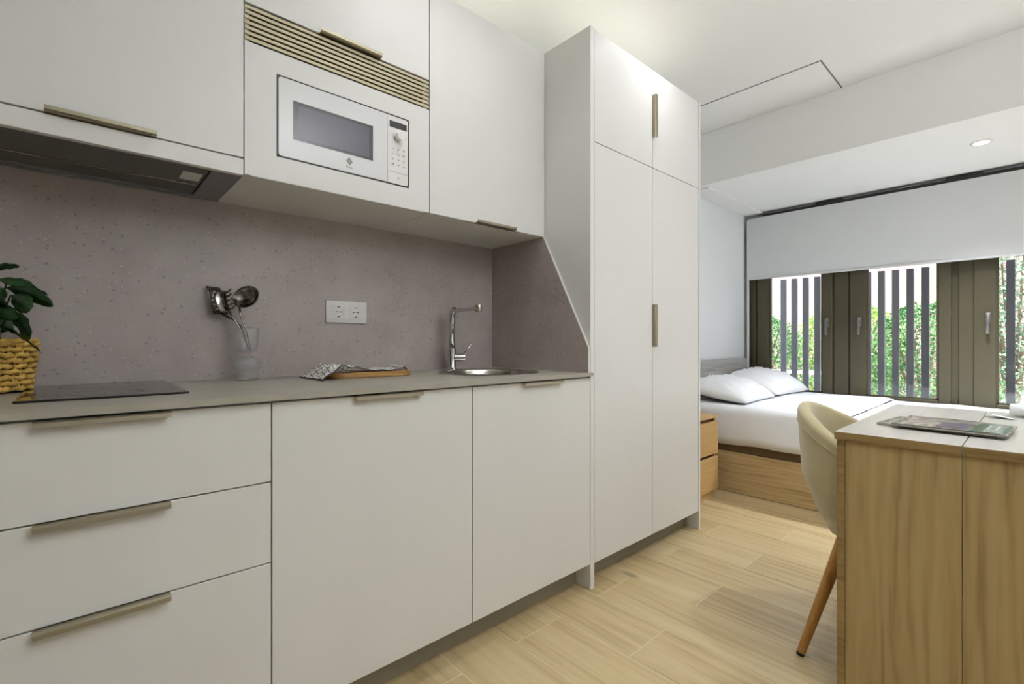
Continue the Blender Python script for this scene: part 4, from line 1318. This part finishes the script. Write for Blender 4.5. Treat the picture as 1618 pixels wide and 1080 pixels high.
# rolled cloth and paper at the far end of the desk
t = thing('rolled_cloth', 'rolled grey-white cloth at the far end of the desk', 'cloth', (2.41, -.03, DZ + .0004))
def roll(u, v):
    a = 2 * PI * u
    y = (v - .5) * .19
    r = .026 * (1 - .25 * abs(v - .5) ** 3 * 8) + .0018 * math.sin(a * 3 + v * 14)
    return (r * math.cos(a) * 1.15, y, .0262 + r * .98 * math.sin(a))
mb = MB().grid(roll, 28, 20, closed_u=True)
mb.bm.verts.ensure_lookup_table()
bmesh.ops.holes_fill(mb.bm, edges=[e_ for e_ in mb.bm.edges if e_.is_boundary], sides=0)
mb.build('roll', M['linen2'], t, smooth='auto', world=False)
pts_ = [((.004 + .0016 * k_) * math.cos(k_ * .55), .0962, .026 + (.004 + .0016 * k_) * math.sin(k_ * .55)) for k_ in range(12)]
MB().tube(pts_, .0011, 5).build('fold_edge', M['linen2'], t, smooth=True, world=False)
t = thing('folded_paper', 'small folded white paper beside the rolled cloth on the desk', 'paper', (2.33, .085, DZ + .0004), R(20))
mb = MB().box(-.04, .04, -.03, .03, 0, .0012)
mb.build('sheet', M['paper'], t, world=False)
o = MB().grid(lambda u, v: (-.04 + .08 * u, -.03 + .06 * v, .0016 + .012 * v), 2, 6).build('raised_flap', M['paper'], t, smooth=True, world=False)
o.modifiers.new('thickness', 'SOLIDIFY').thickness = .0008

# ================================================================== OUTSIDE
ground = struct(MB().box(XW + .15, 14, -6, 9, -.2, -.05).build('outside_ground', M['paving']))
# slatted screen in front of the windows
t = thing('slatted_screen', 'screen of upright grey slats standing outside the windows', 'fence', (5.3, .6, -.05))
MB().box(5.335, 5.36, -2.2, 1.78, .40, .44).build('cross_bar', M['slat_out'], t)
s0 = None
for k_ in range(-22, 17):
    y = .14 + .0998 * k_
    if s0 is None:
        s0 = MB().box(5.285, 5.325, -.024, .024, -.05, 1.668, .003).build('slat', M['slat_out'], t, world=False)
        for v in s0.data.vertices: v.co -= Vector((5.3, .6, -.05))
        s0.location = (0, y, 0); o = s0
    else:
        o = s0.copy(); COL.objects.link(o); o.parent = t; o.location = (0, y, 0)
tag(origin(MB().box(10.5, 10.8, -6, 9, -.05, 3.4).box(10.46, 10.84, -6, 9, 3.4, 3.46, .01).build('garden_wall', M['garden_wall']), (10.6, 1, -.05)),
    'pale pink rendered wall behind the garden hedge', 'wall')

def shrub(name, x, y, w_, d_, h, mat, label, seed, n=11000, size=.036, z0=-.05, bare=.1):
    rnd = random.Random(seed)
    t_ = thing(name, label, 'shrub', (x, y, z0), 0, 'garden shrubs beyond the windows')
    verts, faces = [], []
    for i in range(n):
        a = rnd.uniform(0, 2 * PI)
        zz = rnd.uniform(bare, 1.0)
        prof_ = (1 - max(0, (zz - .72) / .28) ** 2 * .75) * (.88 + .22 * noise.noise(Vector((a * 1.3, zz * 4, seed))))
        rr = prof_ * (rnd.uniform(.62, 1.04))
        p = Vector((math.cos(a) * rr * d_ / 2, math.sin(a) * rr * w_ / 2, zz * h * (1 + .06 * noise.noise(Vector((a * 2, seed, 1))))))
        nrm = Vector((rnd.gauss(0, 1), rnd.gauss(0, 1), rnd.gauss(.4, 1))).normalized()
        u = nrm.cross(Vector((rnd.gauss(0, 1), rnd.gauss(0, 1), rnd.gauss(0, 1)))).normalized()
        v = nrm.cross(u)
        s_ = size * rnd.uniform(.6, 1.25)
        b = len(verts)
        for q in (-u * s_ * .62, v * s_ * .30, u * s_ * .62, -v * s_ * .30): verts.append(p + q)
        faces.append((b, b + 1, b + 2, b + 3))
    me = bpy.data.meshes.new('foliage'); me.from_pydata([tuple(q) for q in verts], [], faces); me.materials.append(mat)
    o_ = bpy.data.objects.new('foliage', me); COL.objects.link(o_); o_.parent = t_; o_['kind'] = 'stuff'
    mb_ = MB()
    for i in range(6):
        a = i * 1.05 + seed
        mb_.tube([(0, .0, 0), (.1 * d_ * math.cos(a), .12 * w_ * math.sin(a), h * .4), (.3 * d_ * math.cos(a), .32 * w_ * math.sin(a), h * .85)], [.03, .02, .008], 6)
    mb_.build('branch', M['bark'], t_, world=False)
    return t_
shrub('hedge_shrub', 8.7, 4.05, 1.9, .95, 1.62, M['hedge_c'], 'silver-green shrub seen through the left window, farthest left', 1)
shrub('hedge_shrub', 7.5, 2.85, 1.5, .95, 1.48, M['hedge_b'], 'mid-green shrub seen through the right half of the left window', 2)
shrub('hedge_shrub', 8.7, 1.95, 1.6, .95, 1.66, M['hedge_a'], 'yellow-green shrub seen through the left half of the middle window', 3)
shrub('hedge_shrub', 7.5, .92, 1.35, .95, 1.52, M['hedge_b'], 'darker green shrub seen through the right half of the middle window', 4)
shrub('tall_shrub', 9.0, .22, 1.25, 1.1, 2.9, M['hedge_c'], 'tall loose shrub seen through the rightmost window', 6, n=9000, size=.05)
# white railing and an orange-flowered planter at the foot of the left window
t = thing('white_railing', 'low white metal railing outside the left window', 'railing', (6.3, 2.6, -.05))
MB().box(6.28, 6.32, 1.3, 3.9, .66, .70).build('top_rail', M['white_rail'], t)
MB().box(6.28, 6.32, 1.3, 3.9, .12, .15).build('bottom_rail', M['white_rail'], t)
b0 = None
for k_ in range(22):
    y = 1.36 + k_ * .118
    if b0 is None:
        b0 = MB().box(-.012, .012, -.016, .016, .0, .712, .002).build('baluster', M['white_rail'], t, world=False); o = b0
    else:
        o = b0.copy(); COL.objects.link(o); o.parent = t
    o.location = (0, y - 2.6, 0)
t = thing('flower_planter', 'terracotta trough of orange flowers behind the white railing', 'planter', (6.75, 3.0, -.05))
mb = MB().prism([(-.14, 0), (.14, 0), (.17, .55), (.17, .62), (.13, .62), (.13, .56), (-.13, .56), (-.13, .62), (-.17, .62), (-.17, .55)], 'y', -.55, .55)
mb.build('trough', M['terracotta'], t, world=False)
rnd = random.Random(5)
verts, faces = [], []
for i in range(700):
    p = Vector((rnd.gauss(0, .07), rnd.uniform(-.52, .52), .60 + abs(rnd.gauss(.06, .06))))
    u = Vector((rnd.gauss(0, 1), rnd.gauss(0, 1), rnd.gauss(0, 1))).normalized(); v = u.orthogonal().normalized()
    s_ = .026; b = len(verts)
    for q in (-u * s_, v * s_ * .6, u * s_, -v * s_ * .6): verts.append(tuple(p + q))
    faces.append((b, b + 1, b + 2, b + 3))
me = bpy.data.meshes.new('blossom'); me.from_pydata(verts, [], faces); me.materials.append(M['flower'])
o = bpy.data.objects.new('blossom', me); COL.objects.link(o); o.parent = t; o['kind'] = 'stuff'
